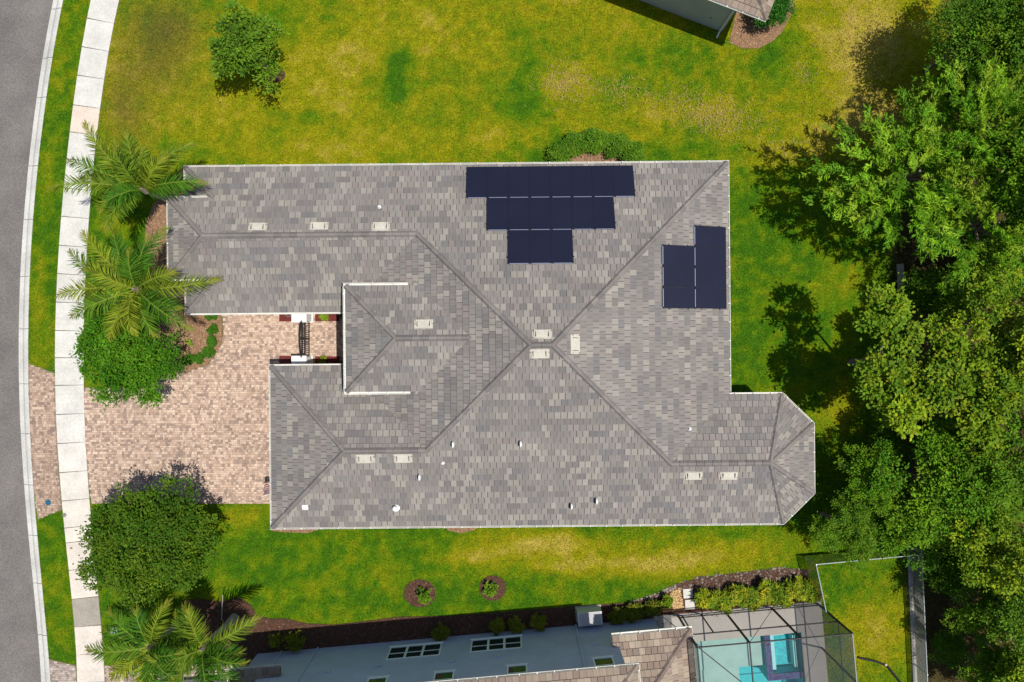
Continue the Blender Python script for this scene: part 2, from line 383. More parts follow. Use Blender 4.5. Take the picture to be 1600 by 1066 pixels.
me.polygons.add(len(fc)); me.polygons.foreach_set('loop_start', np.arange(0, fc.size, 4, dtype='i')); me.update(calc_edges=True)
a = me.color_attributes.new('tc', 'FLOAT_COLOR', 'POINT'); cc = np.ones((nx * ny, 4), 'f'); cc[:, :3] = gcol(GX, GY).reshape(-1, 3) * .82
a.data.foreach_set('color', cc.ravel()); me.polygons.foreach_set('use_smooth', np.ones(len(fc), bool))
struct(link('lawn', me, M['lawn']))

# house frames ------------------------------------------------------
TH = .0092
def loc(u, v, z):                      # photo pixel at height z -> main-house coordinates
    p = at(u, v, z); c, s = math.cos(-TH), math.sin(-TH)
    return Vector((p.x * c - p.y * s, p.x * s + p.y * c, z))
B0 = Vector((5.48, -15.63)); A2 = math.radians(5.1)
def f2(t, n, z=0):                      # blue house frame: t along its north wall, n outwards
    return Vector((B0.x + t * math.cos(A2) - n * math.sin(A2), B0.y + t * math.sin(A2) + n * math.cos(A2), z))
B1 = Vector((11.68, 17.2)); A1 = math.radians(-21)
def f1(t, n, z=0):                      # top right house: t along its wall to the right, n towards the lawn
    c, s = math.cos(A1), math.sin(A1)
    return Vector((B1.x + t * c + n * s, B1.y + t * s - n * c, z))

WALLS = [(-16.3, 8.65), (-16.3, 6.95), (-16.88, 6.95), (-16.88, 3.75), (-16.3, 3.75), (-16.3, 2.04), (-7.6, 2.04), (-7.6, -1.64), (-12.0, -1.64), (-12.0, -9.05), (13.7, -9.05), (15.0, -7.8), (15.0, -4.6), (13.7, -3.32), (10.73, -3.32), (10.73, 8.65)]
HOUSE2 = [f2(-19.9, 0).xy, f2(2.4, 0).xy, f2(2.4, -11).xy, f2(-19.9, -11).xy]
HOUSE1 = [f1(0, 0).xy, f1(0, -12).xy, f1(-16, -12).xy, f1(-16, 0).xy]
EXCL = [wpoly(p) for p in (PX_DRIVE, PX_APRON, PX_APRON2, PX_DRIVE2, PX_BEDW, PX_BEDS, PX_BEDR, PX_BEDN, PX_BEDT, PX_RING1, PX_RING2, PX_RING3, PX_BEDE1, PX_BEDE2, PX_DECK)] + [WALLS, HOUSE2, HOUSE1]

# grass blades: uncountable, one object
n = 330000
bx = RNG.uniform(-28, 24, n); by = RNG.uniform(-19.6, 19.6, n); bv = 533 - by * F / H; bu = 800 + bx * F / H
ok = (bu > KR(bv) + .5) & ~((bu > SL(bv) - 1.2) & (bu < SR(bv) + 1.2))
for p in EXCL: ok &= ~inpoly(bx, by, p)
wood = np.clip((bu - 1395) / 30, 0, 1); ok &= RNG.random(n) > wood * .9
bx, by = bx[ok], by[ok]; n = len(bx)
base = gcol(bx, by)
ang = RNG.uniform(0, 6.283, n); ln = RNG.uniform(.05, .11, n); wd = RNG.uniform(.012, .022, n); hz = RNG.uniform(.03, .07, n)
dx, dy = np.cos(ang), np.sin(ang); z0 = np.full(n, -.005)
P = np.stack([np.stack([bx - dy * wd, by + dx * wd, z0], 1), np.stack([bx + dy * wd, by - dx * wd, z0], 1), np.stack([bx + dx * ln * .75, by + dy * ln * .75, hz], 1)], 1)
col = base * RNG.uniform(.5, 1.75, (n, 1)) * np.stack([RNG.uniform(.9, 1.2, n), np.ones(n), np.ones(n)], 1)
tn = RNG.random(n) < .04; col[tn] = col[tn] * .4 + TAN * .7
gb = stuff(link('grass_blades', tris('grass_blades', P, col), M['blade'])); tag(gb, 'short mown grass growing over the lawn and the verge strip', 'grass')
# pale seed stalks in the long dry patches
cent = [(880, 128, 34, 28, 420), (960, 140, 60, 22, 260), (1060, 160, 70, 22, 260), (1115, 185, 50, 22, 420), (1255, 115, 14, 14, 60), (1150, 190, 70, 30, 200), (1340, 180, 60, 60, 420), (1330, 60, 60, 60, 500), (1250, 235, 70, 20, 180)]
sx = []; 
for u, v, ru, rv, k in cent:
    for _ in range(k):
        q = at(random.gauss(u, ru * .6), random.gauss(v, rv * .6)); sx.append((q.x, q.y))
sx = np.array(sx); n = len(sx); ang = RNG.uniform(0, 6.283, n); ln = RNG.uniform(.10, .26, n); wd = RNG.uniform(.012, .03, n)
ok = ~inpoly(sx[:, 0], sx[:, 1], [(-20, 9.3), (12, 9.3), (12, 0), (-20, 0)])
dx, dy = np.cos(ang), np.sin(ang); z0 = np.full(n, .0)
P = np.stack([np.stack([sx[:, 0] - dy * wd, sx[:, 1] + dx * wd, z0], 1), np.stack([sx[:, 0] + dy * wd, sx[:, 1] - dx * wd, z0], 1), np.stack([sx[:, 0] + dx * ln * .8, sx[:, 1] + dy * ln * .8, ln * .7], 1)], 1)
sk = stuff(link('dry_grass_stalks', tris('dry_grass_stalks', P[ok], np.repeat([[.52, .40, .14]], n, 0)[ok] * RNG.uniform(.8, 1.15, (ok.sum(), 1))), M['blade'])); tag(sk, 'pale dry seed stalks standing in the worn patches of lawn', 'dry grass')

# pavers ------------------------------------------------------------
PAL = [lin(208, 176, 150), lin(194, 161, 138), lin(222, 194, 168), lin(182, 152, 132), lin(164, 138, 122), lin(202, 168, 142), lin(214, 184, 158)]
def pavers(name, px, kindcol=1.0, zz=.03, grey=0, seed=1, tanny=None):
    poly = wpoly(px); rr = random.Random(seed)
    root = bpy.data.objects.new(name, None); C.objects.link(root); struct(root)
    b = MB(); b.poly([(p[0], p[1], zz - .022) for p in reversed(poly)] if area2(poly) < 0 else [(p[0], p[1], zz - .022) for p in poly]); b.build('paver_bed', M['sand'], root)
    X = [p[0] for p in poly]; Y = [p[1] for p in poly]; b = MB(); y = min(Y); items = []
    while y < max(Y):
        hh = rr.choice((.10, .12, .16)); x = min(X) - rr.random() * .2
        while x < max(X):
            w = rr.choice((.10, .14, .16, .19)); items.append((x, y, w, hh)); x += w
        y += hh
    A = np.array(items); pad = .03
    ok = inpoly(A[:, 0] + pad, A[:, 1] + pad, poly) & inpoly(A[:, 0] + A[:, 2] - pad, A[:, 1] + A[:, 3] - pad, poly)
    tone = vnoise(A[:, 0], A[:, 1], 1.6, 77)
    for (x, y, w, hh), o, tn in zip(items, ok, tone):
        if not o: continue
        c = rr.choice(PAL); f = kindcol * rr.uniform(.92, 1.06) * (.92 + .14 * tn) * .83; c = [q * f for q in c]
        if grey: m_ = sum(c) / 3; c = [q * (1 - grey) + m_ * grey for q in c]
        if tanny: c = [q * k for q, k in zip(c, tanny)]
        g_ = .004; z = zz + rr.uniform(-.003, .003)
        x0, x1, y0, y1 = x + g_, x + w - g_, y + g_, y + hh - g_
        P = [(x0, y0, zz - .03), (x1, y0, zz - .03), (x1, y1, zz - .03), (x0, y1, zz - .03), (x0, y0, z), (x1, y0, z), (x1, y1, z), (x0, y1, z)]
        b.mesh(P, [(4, 5, 6, 7), (0, 1, 5, 4), (1, 2, 6, 5), (2, 3, 7, 6), (3, 0, 4, 7)], c)
    stuff(b.build('pavers', M['paver'], root)); return root
def area2(p): return sum(p[i][0] * p[(i + 1) % len(p)][1] - p[(i + 1) % len(p)][0] * p[i][1] for i in range(len(p)))
pavers('driveway', PX_DRIVE, 1.0, .035, .16, 1)
pavers('driveway_apron', PX_APRON, .82, .03, .12, 2)
pavers('neighbouring_apron', PX_APRON2, .9, .03, .5, 3)
pavers('neighbouring_driveway', PX_DRIVE2, .95, .03, .35, 4)

# planting beds -----------------------------------------------------
M['redmulch'] = mat('red_mulch', (.15, .03, .026), 1, n1=(5, .2), n2=(26, .4), bump=(30, 1, .04))
def bed(name, px, label, dry=0, z=.03, chips=150, group=None):
    poly = wpoly(px)
    if area2(poly) < 0: poly = poly[::-1]
    root = thing(name, label, 'mulch bed', (0, 0, 0), 0, group)
    b = MB(); b.prism(poly, -.05, z); b.build('soil', M[('mulch', 'drymulch', 'redmulch')[dry]], root)
    X = [p[0] for p in poly]; Y = [p[1] for p in poly]; ar = abs(area2(poly)) / 2
    k = int((max(X) - min(X)) * (max(Y) - min(Y)) * chips); x = RNG.uniform(min(X), max(X), k); y = RNG.uniform(min(Y), max(Y), k)
    o = inpoly(x, y, poly); x, y = x[o], y[o]; k = len(x)
    c = np.stack([x, y, z + RNG.uniform(.004, .03, k)], 1); a = RNG.uniform(0, 6.28, k)
    d = np.stack([np.cos(a), np.sin(a), RNG.uniform(-.3, .3, k)], 1); nn = np.stack([RNG.uniform(-.4, .4, k), RNG.uniform(-.4, .4, k), np.ones(k)], 1)
    pal = np.array([(.13, .06, .035), (.09, .045, .03), (.18, .09, .055), (.30, .20, .13), (.06, .035, .03)]) if dry != 1 else np.array([(.34, .2, .11), (.42, .27, .16), (.25, .14, .08), (.5, .36, .23)])
    if dry == 2: pal = np.array([(.16, .03, .025), (.12, .025, .02), (.2, .045, .035), (.09, .02, .02), (.14, .03, .03)])
    pp = np.array([.3, .3, .2, .05, .15]) if dry != 1 else np.array([.35, .25, .25, .15])
    stuff(link('mulch_chips', quads('mulch_chips', leaf_quads(c, d, nn, RNG.uniform(.05, .12, k), RNG.uniform(.02, .05, k)), pal[RNG.choice(len(pal), k, p=pp)]), M['chip'], root))
    return root
bed('mulch_bed', PX_BEDW, 'curved brown mulch bed at the street end of the grey roofed house', 1)
bed('mulch_bed', PX_BEDS, 'long dark mulch bed along the wall of the blue grey house')
bed('mulch_bed', PX_BEDR, 'bed of stones and dark mulch beside the screened pool')
bed('mulch_bed', PX_BEDN, 'half round bed under the hedge against the long house wall', 1, chips=60)
bed('mulch_bed', PX_BEDT, 'tan mulch bed at the corner of the house at the top edge', 1)
bed('mulch_ring', PX_RING1, 'round mulch ring in the lower lawn, the one farther from the pool')
bed('mulch_ring', PX_RING2, 'round mulch ring in the lower lawn, the one nearer the pool')
bed('mulch_ring', PX_RING3, 'small mulch ring at the foot of the tree on the upper lawn')
bed('mulch_bed', PX_BEDE1, 'thin mulch strip under the lower gutter by the garage corner', 1)
bed('mulch_bed', PX_BEDE2, 'small half round mulch patch under the middle of the lower gutter', 1)

# ------------------------------------------------------------------ roof tiling
TW, EXPO = .315, .342
ROOFPAL = {'grey': [(.186, .172, .160), (.212, .196, .180), (.158, .148, .140), (.250, .232, .207), (.153, .147, .145), (.205, .180, .168)],
           'brown': [(.245, .195, .150), (.205, .155, .120), (.285, .235, .18), (.18, .138, .112), (.26, .205, .16), (.22, .17, .14)]}
def clip(poly, a, b, keep):
    out = []
    for i in range(len(poly)):
        p, q = poly[i], poly[(i + 1) % len(poly)]
        fp, fq = keep(p), keep(q)
        if fp >= 0: out.append(p)
        if (fp >= 0) != (fq >= 0):
            t = fp / (fp - fq); out.append((p[0] + (q[0] - p[0]) * t, p[1] + (q[1] - p[1]) * t))
    return out
def tile_face(pts, e, out, pal='grey', seed=0, bright=1.0):
    """pts: 3D polygon of one roof plane, first two on the eave line direction e; appends (verts, n, colour, uvs, centre) tiles to out"""
    rr = random.Random(seed); pts = [Vector(p) for p in pts]
    nrm = Vector((0, 0, 0))
    for i in range(len(pts)): nrm += pts[i].cross(pts[(i + 1) % len(pts)])
    nrm.normalize()
    if nrm.z < 0: nrm = -nrm
    e = Vector(e).normalized(); e = (e - nrm * e.dot(nrm)).normalized(); s = nrm.cross(e)
    if s.z < 0: s = -s; e = -e
    if e.cross(s).dot(nrm) < 0: e = -e
    o = min(pts, key=lambda p: p.dot(s))
    q = [((p - o).dot(e), (p - o).dot(s)) for p in pts]
    if area2(q) < 0: q = q[::-1]
    b1 = max(p[1] for p in q); a0 = min(p[0] for p in q); a1 = max(p[0] for p in q); j = 0
    while j * EXPO < b1:
        v0, v1 = j * EXPO, (j + 1) * EXPO
        row = clip(clip(q, 0, 0, lambda p: p[1] - v0), 0, 0, lambda p: v1 - p[1])
        off = (j % 2) * TW * .5 + rr.uniform(-.03, .03); i0 = math.floor((a0 - off) / TW); st = rr.randrange(6); run = 0
        for i in range(i0, math.ceil((a1 - off) / TW) + 1):
            if run <= 0 or rr.random() < .35:
                st = rr.choices(range(6), (.26, .25, .14, .21, .06, .08))[0]; run = rr.choice((1, 1, 2, 3, 4)) if st in (0, 2, 4) else rr.choice((1, 1, 2))
            run -= 1
            gp = .012 if st in (1, 3, 5) else .005; x0 = i * TW + off + gp; x1 = x0 + TW - 2 * gp
            t = clip(clip(row, 0, 0, lambda p: p[0] - x0), 0, 0, lambda p: x1 - p[0])
            if len(t) < 3 or abs(area2(t)) < .008: continue
            f = 1.08 * bright * rr.uniform(.92, 1.07); c = tuple(k * f * w_ for k, w_ in zip(ROOFPAL[pal][st], (1.0, .985, .972))); lift = rr.uniform(0, .005); n = len(t)
            top = []; 
            for a_, b_ in t:
                h = .012 + .042 * (1 - (b_ - v0) / EXPO) + lift; top.append(o + e * a_ + s * b_ + nrm * h)
            bot = [o + e * a_ + s * b_ - nrm * .004 for a_, b_ in t]
            ru, rv = rr.random() * 9, rr.random() * 9
            uv = [(a_ + ru, b_ + rv) for a_, b_ in t]
            out.append(([*top, *bot], n, c, uv + uv, sum(top, Vector()) / n))
        j += 1
def add_tile(b, t):
    V, n, c, uv, _ = t
    b.mesh(V, [tuple(range(n))] + [(n + i, n + (i + 1) % n, (i + 1) % n, i) for i in range(n)], c, uv)
def ridge_line(a, b, parent, pal='grey', seed=0, step=.40, wid=.28, drop=.10):
    """overlapping angled cap tiles from low end a to high end b"""
    rr = random.Random(seed); a = Vector(a); b = Vector(b); L_ = (b - a).length; d = (b - a).normalized(); k = max(1, round(L_ / step)); st = L_ / k
    side = d.cross(Vector((0, 0, 1))).normalized(); up = side.cross(d).normalized()
    for i in range(k):
        p = a + d * (st * i); r = p + d * (st * 1.08); h0, h1 = .118, .088
        V = []
        for q, h in ((p, h0), (r, h1)):
            V += [q - side * wid * .55 + up * (h - drop - .03), q - side * wid * .5 + up * (h - drop), q - side * .05 + up * h, q + side * .05 + up * h, q + side * wid * .5 + up * (h - drop), q + side * wid * .55 + up * (h - drop - .03)]
        m = MB(); c = rr.choice([(.195, .175, .160), (.178, .160, .148), (.21, .188, .172), (.165, .151, .143)] if pal == 'grey' else ROOFPAL['brown'])
        f = rr.uniform(.9, 1.08); c = tuple(x * f for x in c)
        m.mesh(V, [(j, j + 1, 7 + j, 6 + j) for j in range(5)] + [(5, 4, 3, 2, 1, 0)], c, [(v.x * 3, v.y * 3) for v in V])
        m.build('ridge_cap', M['tile'], parent)
def gutter(parent, a, b, nout, hang=.95, name='gutter', w=.105, h=.11, seed=0):
    """U-shaped white gutter from a to b (top level), nout = outward direction"""
    a = Vector(a); b = Vector(b); no = Vector(nout).normalized(); d = (b - a).normalized(); m = MB(); rr = random.Random(seed)
    prof = [(.0, .0), (.0, -h), (w * .8, -h), (w, -.02), (w, .0), (w - .022, .0), (w - .022, -.02), (w * .8 - .012, -h + .012), (.012, -h + .012), (.012, 0)]
    V = [p + no * x + Vector((0, 0, z)) for p in (a, b) for x, z in prof]; n = len(prof)
    m.mesh(V, [(i, (i + 1) % n, n + (i + 1) % n, n + i) for i in range(n)] + [tuple(range(n)), tuple(range(2 * n - 1, n - 1, -1))])
    o = m.build(name, M['white'], parent); m = MB(); L_ = (b - a).length; t = rr.uniform(.2, .7)
    while t < L_ - .05:
        p = a + d * t; m = MB(); m.bar(p + no * -.05 + Vector((0, 0, .004)), p + no * (w + .006) + Vector((0, 0, .004)), .05, .012); m.build('gutter_hanger', M['white'], o); t += hang * rr.uniform(.85, 1.12)
    return o

# ------------------------------------------------------------------ the grey-roofed house
Z0, PT = 2.75, .38
xW, xW2, xB, xG, xM, xE, xO, xOE = -16.76, -16.76, -17.33, -12.46, -8.42, 11.18, 13.9, 15.47
yN, yLS, yB0, yB1, yGN, yRN, yS, yO0, yO1 = 9.11, 1.59, 3.30, 7.40, -1.19, -2.87, -9.505, -4.41, -7.97
yL = (yN + yLS) / 2; zL = Z0 + PT * (yN - yL); zB = Z0 + PT * (yN - yB1)
yG = (yGN + yS) / 2; zG = Z0 + PT * (yGN - yG); yR = (yRN + yS) / 2; zR = Z0 + PT * (yRN - yR)
yP = (yN + yS) / 2; rP = (yN - yS) / 2; zP = Z0 + PT * rP
P1 = (xM + rP, yP, zP); P2 = (xE - rP, yP, zP)
R1 = (xM + (yN - yL), yL, zL); R2 = (xM + (yGN - yG), yG, zG); R3 = (xE - (yRN - yR), yR, zR)
G = (xG + (yGN - yG), yG, zG); O = (xO - 1.1, yR, zR)
D = (xB + (yB1 - yL), yL, zL)
BN = (xW + (yN - yB1), yB1, zB); BS = (xW + (yB0 - yLS), yB0, zB)
house = thing('house', 'large single storey house with grey tiled hip roof and white gutters', 'house', (0, 0, 0), TH)
walls = MB()
wp = WALLS[::-1]
if area2(wp) < 0: wp = wp[::-1]
walls.prism(wp, -.05, 2.66); walls.box(-16.9, -14.5, 3.74, 6.96, 2.5, 3.3); walls.box(-7.62, -4.2, -2.02, 2.36, 2.4, 4.12)
walls.build('wall', M['stucco'], house)
FACES = [
    ([(xW, yN, Z0), (xE, yN, Z0), P2, P1, R1, D, (xB, yB1, zB), BN], (1, 0, 0)),
    ([(xW, yLS, Z0), (xM, yLS, Z0), R1, D, (xB, yB0, zB), BS], (1, 0, 0)),
    ([(xB, yB1, zB), (xB, yB0, zB), D], (0, 1, 0)),
    ([(xW, yN, Z0), (xW, yB1, Z0), BN], (0, 1, 0)),
    ([(xW, yLS, Z0), (xW, yB0, Z0), BS], (0, 1, 0)),
    ([(xM, yLS, Z0), (xM, yGN, Z0), R2, P1, R1], (0, 1, 0)),
    ([(xG, yGN, Z0), (xM, yGN, Z0), R2, G], (1, 0, 0)),
    ([(xG, yGN, Z0), (xG, yS, Z0), G], (0, 1, 0)),
    ([(xG, yS, Z0), (xO, yS, Z0), O, R3, P2, P1, R2, G], (1, 0, 0)),
    ([(xE, yN, Z0), (xE, yRN, Z0), R3, P2], (0, 1, 0)),
    ([(xE, yRN, Z0), (xO, yRN, Z0), O, R3], (1, 0, 0)),
    ([(xO, yRN, Z0), (xOE, yO0, Z0), O], (xOE - xO, yO0 - yRN, 0)),
    ([(xOE, yO0, Z0), (xOE, yO1, Z0), O], (0, 1, 0)),
    ([(xOE, yO1, Z0), (xO, yS, Z0), O], (xOE - xO, yO1 - yS, 0))]
# raised entry roof
ZE = 4.2; eW, eN, eS = -8.2, 2.80, -2.43; eh = (eN - eS) / 2; ey = (eN + eS) / 2; ez = ZE + PT * eh
E1 = (eW + eh, ey, ez); wx = lambda z: xM + (z - Z0) / PT
E2 = (wx(ez), ey, ez); EN = (wx(ZE), eN, ZE); ES = (wx(ZE), eS, ZE)
FACES += [([(eW, eN, ZE), EN, E2, E1], (1, 0, 0)), ([(eW, eS, ZE), ES, E2, E1], (1, 0, 0)), ([(eW, eN, ZE), (eW, eS, ZE), E1], (0, 1, 0))]
und = MB()
for pts, e in FACES:
    q = [Vector(p) - Vector((0, 0, .012)) for p in pts]
    if area2([(p.x, p.y) for p in q]) < 0: q = q[::-1]
    und.poly(q)
roof = und.build('roof', M['felt'], house)
tiles = []
ENTRY_PLAN = [(eW, eN), (EN[0], eN), (E2[0], ey), (ES[0], eS), (eW, eS)]
for k, (pts, e) in enumerate(FACES):
    tt = []; tile_face(pts, e, tt, 'grey', 100 + k)
    tiles += tt
# pieces seen at largest size: nearest the camera and whole
score = [(abs(area2([(v.x, v.y) for v in t[0][:t[1]]])) / (H - t[4].z) ** 2, i) for i, t in enumerate(tiles)]
big = sorted((i for s_, i in score if s_ * (H - tiles[i][4].z) ** 2 > .18), key=lambda i: -tiles[i][4].z)[:300]; bigset = set(big)
for i in big:
    m = MB(); add_tile(m, tiles[i]); m.build('roof_tile', M['tile'], roof)
m = MB()
for i, t in enumerate(tiles):
    if i not in bigset: add_tile(m, t)
stuff(m.build('roof_tiles', M['tile'], roof))
for k, (a, b) in enumerate([((xE, yN, Z0), P2), (R3, P2), (R2, P1), (R1, P1), (P1, P2), (D, R1), ((xB, yB1, zB), D), ((xB, yB0, zB), D), ((xW, yN, Z0), BN), ((xW, yLS, Z0), BS),
        (G, R2), ((xG, yGN, Z0), G), ((xG, yS, Z0), G), (R3, O), ((xO, yRN, Z0), O), ((xOE, yO0, Z0), O), ((xOE, yO1, Z0), O), ((xO, yS, Z0), O),
        (E1, E2), ((eW, eN, ZE), E1), ((eW, eS, ZE), E1)]):
    ridge_line(a, b, roof, 'grey', k)
outline = [(xW, yN), (xW, yLS), (xM, yLS), (xM, yGN), (xG, yGN), (xG, yS), (xO, yS), (xOE, yO1), (xOE, yO0), (xO, yRN), (xE, yRN), (xE, yN)]
sf = MB(); sf.prism(outline if area2(outline) > 0 else outline[::-1], 2.60, 2.735); sf.prism([(xB, yB0), (-14.5, yB0), (-14.5, yB1), (xB, yB1)], zB - .16, zB - .02)
sf.prism([(eW, eS), (ES[0], eS), (EN[0], eN), (eW, eN)], ZE - .16, ZE - .02)
sf.build('soffit', M['soffit'], house)
gz = Z0 + .02; gt = lambda *a, **k: gutter(house, *a, **k)
q = .12
gt((xW - q, yN, gz), (xE + q, yN, gz), (0, 1, 0), seed=1)
gt((xE, yN, gz), (xE, yRN + .15, gz), (1, 0, 0), seed=2)
gt((xE + .02, yRN, gz), (xO + .05, yRN, gz), (0, 1, 0), seed=3)
gt((xO, yRN, gz), (xOE, yO0, gz), (1.54, 1.57, 0), seed=4)
gt((xOE, yO0 + .05, gz), (xOE, yO1 - .05, gz), (1, 0, 0), seed=5)
gt((xOE, yO1, gz), (xO, yS, gz), (1.54, -1.57, 0), seed=6)
gt((xO + .05, yS, gz), (xG - q, yS, gz), (0, -1, 0), seed=7)
gt((xG, yS, gz), (xG, yGN, gz), (-1, 0, 0), seed=8)
gt((xG - q, yGN, gz), (eW + .02, yGN, gz), (0, 1, 0), seed=9)
gt((xW - q, yLS, gz), (eW - .03, yLS, gz), (0, -1, 0), seed=10)
gt((xW, yN, gz), (xW, yB1 + .02, gz), (-1, 0, 0), seed=11); gt((xW, yB0 - .02, gz), (xW, yLS, gz), (-1, 0, 0), seed=12)
gt((xB, yB1, zB + .02), (xB, yB0, zB + .02), (-1, 0, 0), seed=13)
gt((xB - q, yB1, zB + .02), (BN[0] - .35, yB1, zB + .02), (0, 1, 0), seed=14); gt((xB - q, yB0, zB + .02), (BS[0] - .35, yB0, zB + .02), (0, -1, 0), seed=15)
gt((eW, eN, ZE + .02), (eW, eS, ZE + .02), (-1, 0, 0), seed=16, w=.15)
gt((eW - .15, eN, ZE + .02), (loc(637, 447, ZE).x, eN, ZE + .02), (0, 1, 0), seed=17, w=.15); gt((eW - .15, eS, ZE + .02), (loc(641, 612, ZE).x, eS, ZE + .02), (0, -1, 0), seed=18, w=.15)
fl = MB()
for yy, sg in ((eN, 1), (eS, -1)):
    p = Vector((EN[0] - .06, yy, ZE)); fl.mesh([p + Vector((-.16, 0, .03)), p + Vector((.10, -.03 * sg, .06)), p + Vector((-.12, sg * .16, .05)), p + Vector((-.16, 0, -.1))], [(0, 1, 2), (2, 1, 0)])
fl.bar((EN[0] - .1, eN + .1, ZE - .02), (EN[0] - .1, eN + .52, ZE - .10), .05, .02)
fl.build('flashing', M['white'], house)
# plane heights for roof fittings
PL = {'N': (lambda x, y: Z0 + PT * (yN - y), (0, 1)), 'S': (lambda x, y: Z0 + PT * (y - yS), (0, -1)), 'E': (lambda x, y: Z0 + PT * (xE - x), (1, 0)), 'EN': (lambda x, y: ZE + PT * (eN - y), (0, 1))}
def onroof(u, v, pl):
    z = 4.0
    for _ in range(12): p = loc(u, v, z); z = PL[pl][0](p.x, p.y)
    p.z = z; return p
def frame_on(pl):
    dn = Vector((*PL[pl][1], -PT)).normalized(); ac = dn.cross(Vector((0, 0, 1))).normalized(); up = ac.cross(dn)
    if up.z < 0: up = -up
    return ac, dn, up
for u, v, pl in [(403, 356, 'N'), (499, 355, 'N'), (595, 355, 'N'), (662, 507, 'EN'), (847, 523, 'N'), (843, 552, 'S'), (898, 538, 'E'), (571, 716, 'S'), (630, 715.5, 'S'), (1083, 742, 'S'), (1138, 742, 'S')]:
    p = onroof(u, v, pl); ac, dn, up = frame_on(pl); fr = lambda a, b, c: p + ac * a + dn * b + up * c
    m = MB(); w, l, h = .40, .19, .16
    V = [fr(-w, -l, .03), fr(w, -l, .03), fr(w, l, .03), fr(-w, l, .03), fr(-w + .02, -l + .02, .06), fr(w - .02, -l + .02, .06), fr(w - .02, l, h), fr(-w + .02, l, h)]
    m.mesh(V, [(0, 1, 5, 4), (1, 2, 6, 5), (2, 3, 7, 6), (3, 0, 4, 7), (4, 5, 6, 7)]); 
    m.box(-w - .06, w + .06, -l - .04, l + .05, .035, .05, fr=fr)
    vt = m.build('roof_vent', M['vent'], house)
    for sx in (-.30, .30): m = MB(); m.box(sx - .014, sx + .014, -l + .06, l - .06, .075, .150, fr=fr); m.build('vent_louvre', M['ventdark'], vt)
for u, v, pl, kind in [(708, 694, 'S', 0), (813, 693, 'S', 0), (656, 745, 'S', 0), (892, 790, 'S', 0), (931, 782, 'S', 0), (1077, 670, 'E', 2), (619, 793, 'S', 1), (477, 792, 'S', 3), (593, 324, 'N', 2), (692, 723, 'S', 2)]:
    p = onroof(u, v, pl); m = MB(); ac, dn, up = frame_on(pl); fr = lambda a, b, c: p + ac * a + dn * b + up * c
    if kind == 3:
        m.box(-.15, .15, -.14, .14, .03, .055, fr=fr); m.build('flashing_patch', M['pipe'], house); continue
    r, h = {0: (.075, .36), 1: (.10, .34), 2: (.05, .2)}[kind]
    if kind == 0:                      # narrow hooded vent with a thin dark plate on its street side
        k0 = len(m.v); m.lathe([(.13, -.05), (.13, .20), (.115, .30), (.07, .36), (.02, .375)], 16, c=(p.x, p.y, p.z))
        for i in range(k0, len(m.v)): v_ = m.v[i]; m.v[i] = (p.x + max((v_[0] - p.x) * .62, -.03), p.y + (v_[1] - p.y) * 1.25, v_[2])
        vp = m.build('hooded_vent', M['pipe'], house); m = MB(); m.box(p.x - .034, p.x - .031, p.y - .12, p.y + .12, p.z + .02, p.z + .26); m.build('dark_plate', M['ventdark'], vp); continue
    m.lathe([(r * 2.1, .0), (r * 2.0, .05), (r * 1.15, .10), (r, .13), (r, h)], 14, c=(p.x, p.y, p.z))
    vp = m.build('vent_pipe', M['pipe'], house)
    if kind < 2:
        m = MB(); m.lathe([(r * 1.2, h - .06), (r * 1.25, h + .01), (r * .4, h + .05)], 14, c=(p.x, p.y, p.z)); m.build('cap', M['pipe'], vp)

# solar arrays ------------------------------------------------------
def solar(label, pl, rows):
    root = thing('solar_array', label, 'solar panels', (0, 0, 0), TH); ac, dn, up = frame_on(pl)
    for (a0, b0, na, wa, lb) in rows:      # a0: start along eave, b0: plan distance from eave of the lower edge
        for i in range(na):
            def fr(a, b, c, i=i):
                aa = a0 + i * wa + a; bb = b0 / math.cos(math.atan(PT)) + b
                if pl == 'N': base = Vector((aa, yN, Z0)) - dn * bb
                else: base = Vector((xE, aa, Z0)) - dn * bb
                return base + up * c
            m = MB(); g_ = .003; t = .014
            for x0, x1, y0, y1 in ((g_, wa - g_, .01, .01 + t), (g_, wa - g_, lb - .01 - t, lb - .01), (g_, g_ + t, .01 + t, lb - .01 - t), (wa - g_ - t, wa - g_, .01 + t, lb - .01 - t)):
                m.box(x0, x1, y0, y1, .09, .135, fr=fr)
            pn = m.build('solar_panel', M['pframe'], root)
            m = MB(); m.box(g_ + t, wa - g_ - t, .01 + t, lb - .01 - t, .10, .129, fr=fr); ce = m.build('glass_face', M['panel'], pn)
            m = MB()
            for k in range(1, 6):
                x = g_ + t + (wa - 2 * (g_ + t)) * k / 6; m.box(x - .003, x + .003, .04, lb - .04, .129, .1305, fr=fr)
            for k in range(1, 11):
                y = .03 + (lb - .06) * k / 11; m.box(.035, wa - .035, y - .003, y + .003, .129, .1302, fr=fr)
            m.build('cell_lines', M['cell'], pn)
        fr0 = fr
        m = MB(); i0 = -(na - 1) * wa
        for k in range(na):
            m.box(i0 + k * wa + .08, i0 + (k + 1) * wa - .08, lb - .004, lb + .028, .09, .137, fr=fr0)
        m.build('rail', M['rail'], root)
        m = MB()
        for k in range(na + 1):
            m.box(i0 + k * wa - .012, i0 + k * wa + .012, lb - .02, lb + .03, .137, .148, fr=fr0)
        for yy in (.35, lb - .4):
            m.box(i0 - .05, i0 + na * wa + .05, yy, yy + .04, .03, .088, fr=fr0)
        m.build('clamps', M['pframe'], root)
    return root
solar('stepped array of black solar panels on the slope along the upper gutter', 'N', [(-2.24, .19, 8, 1.066, 1.84), (-1.20, .19 + 1.742, 6, 1.063, 1.84), (-.16, .19 + 3.484, 3, 1.063, 1.84)])
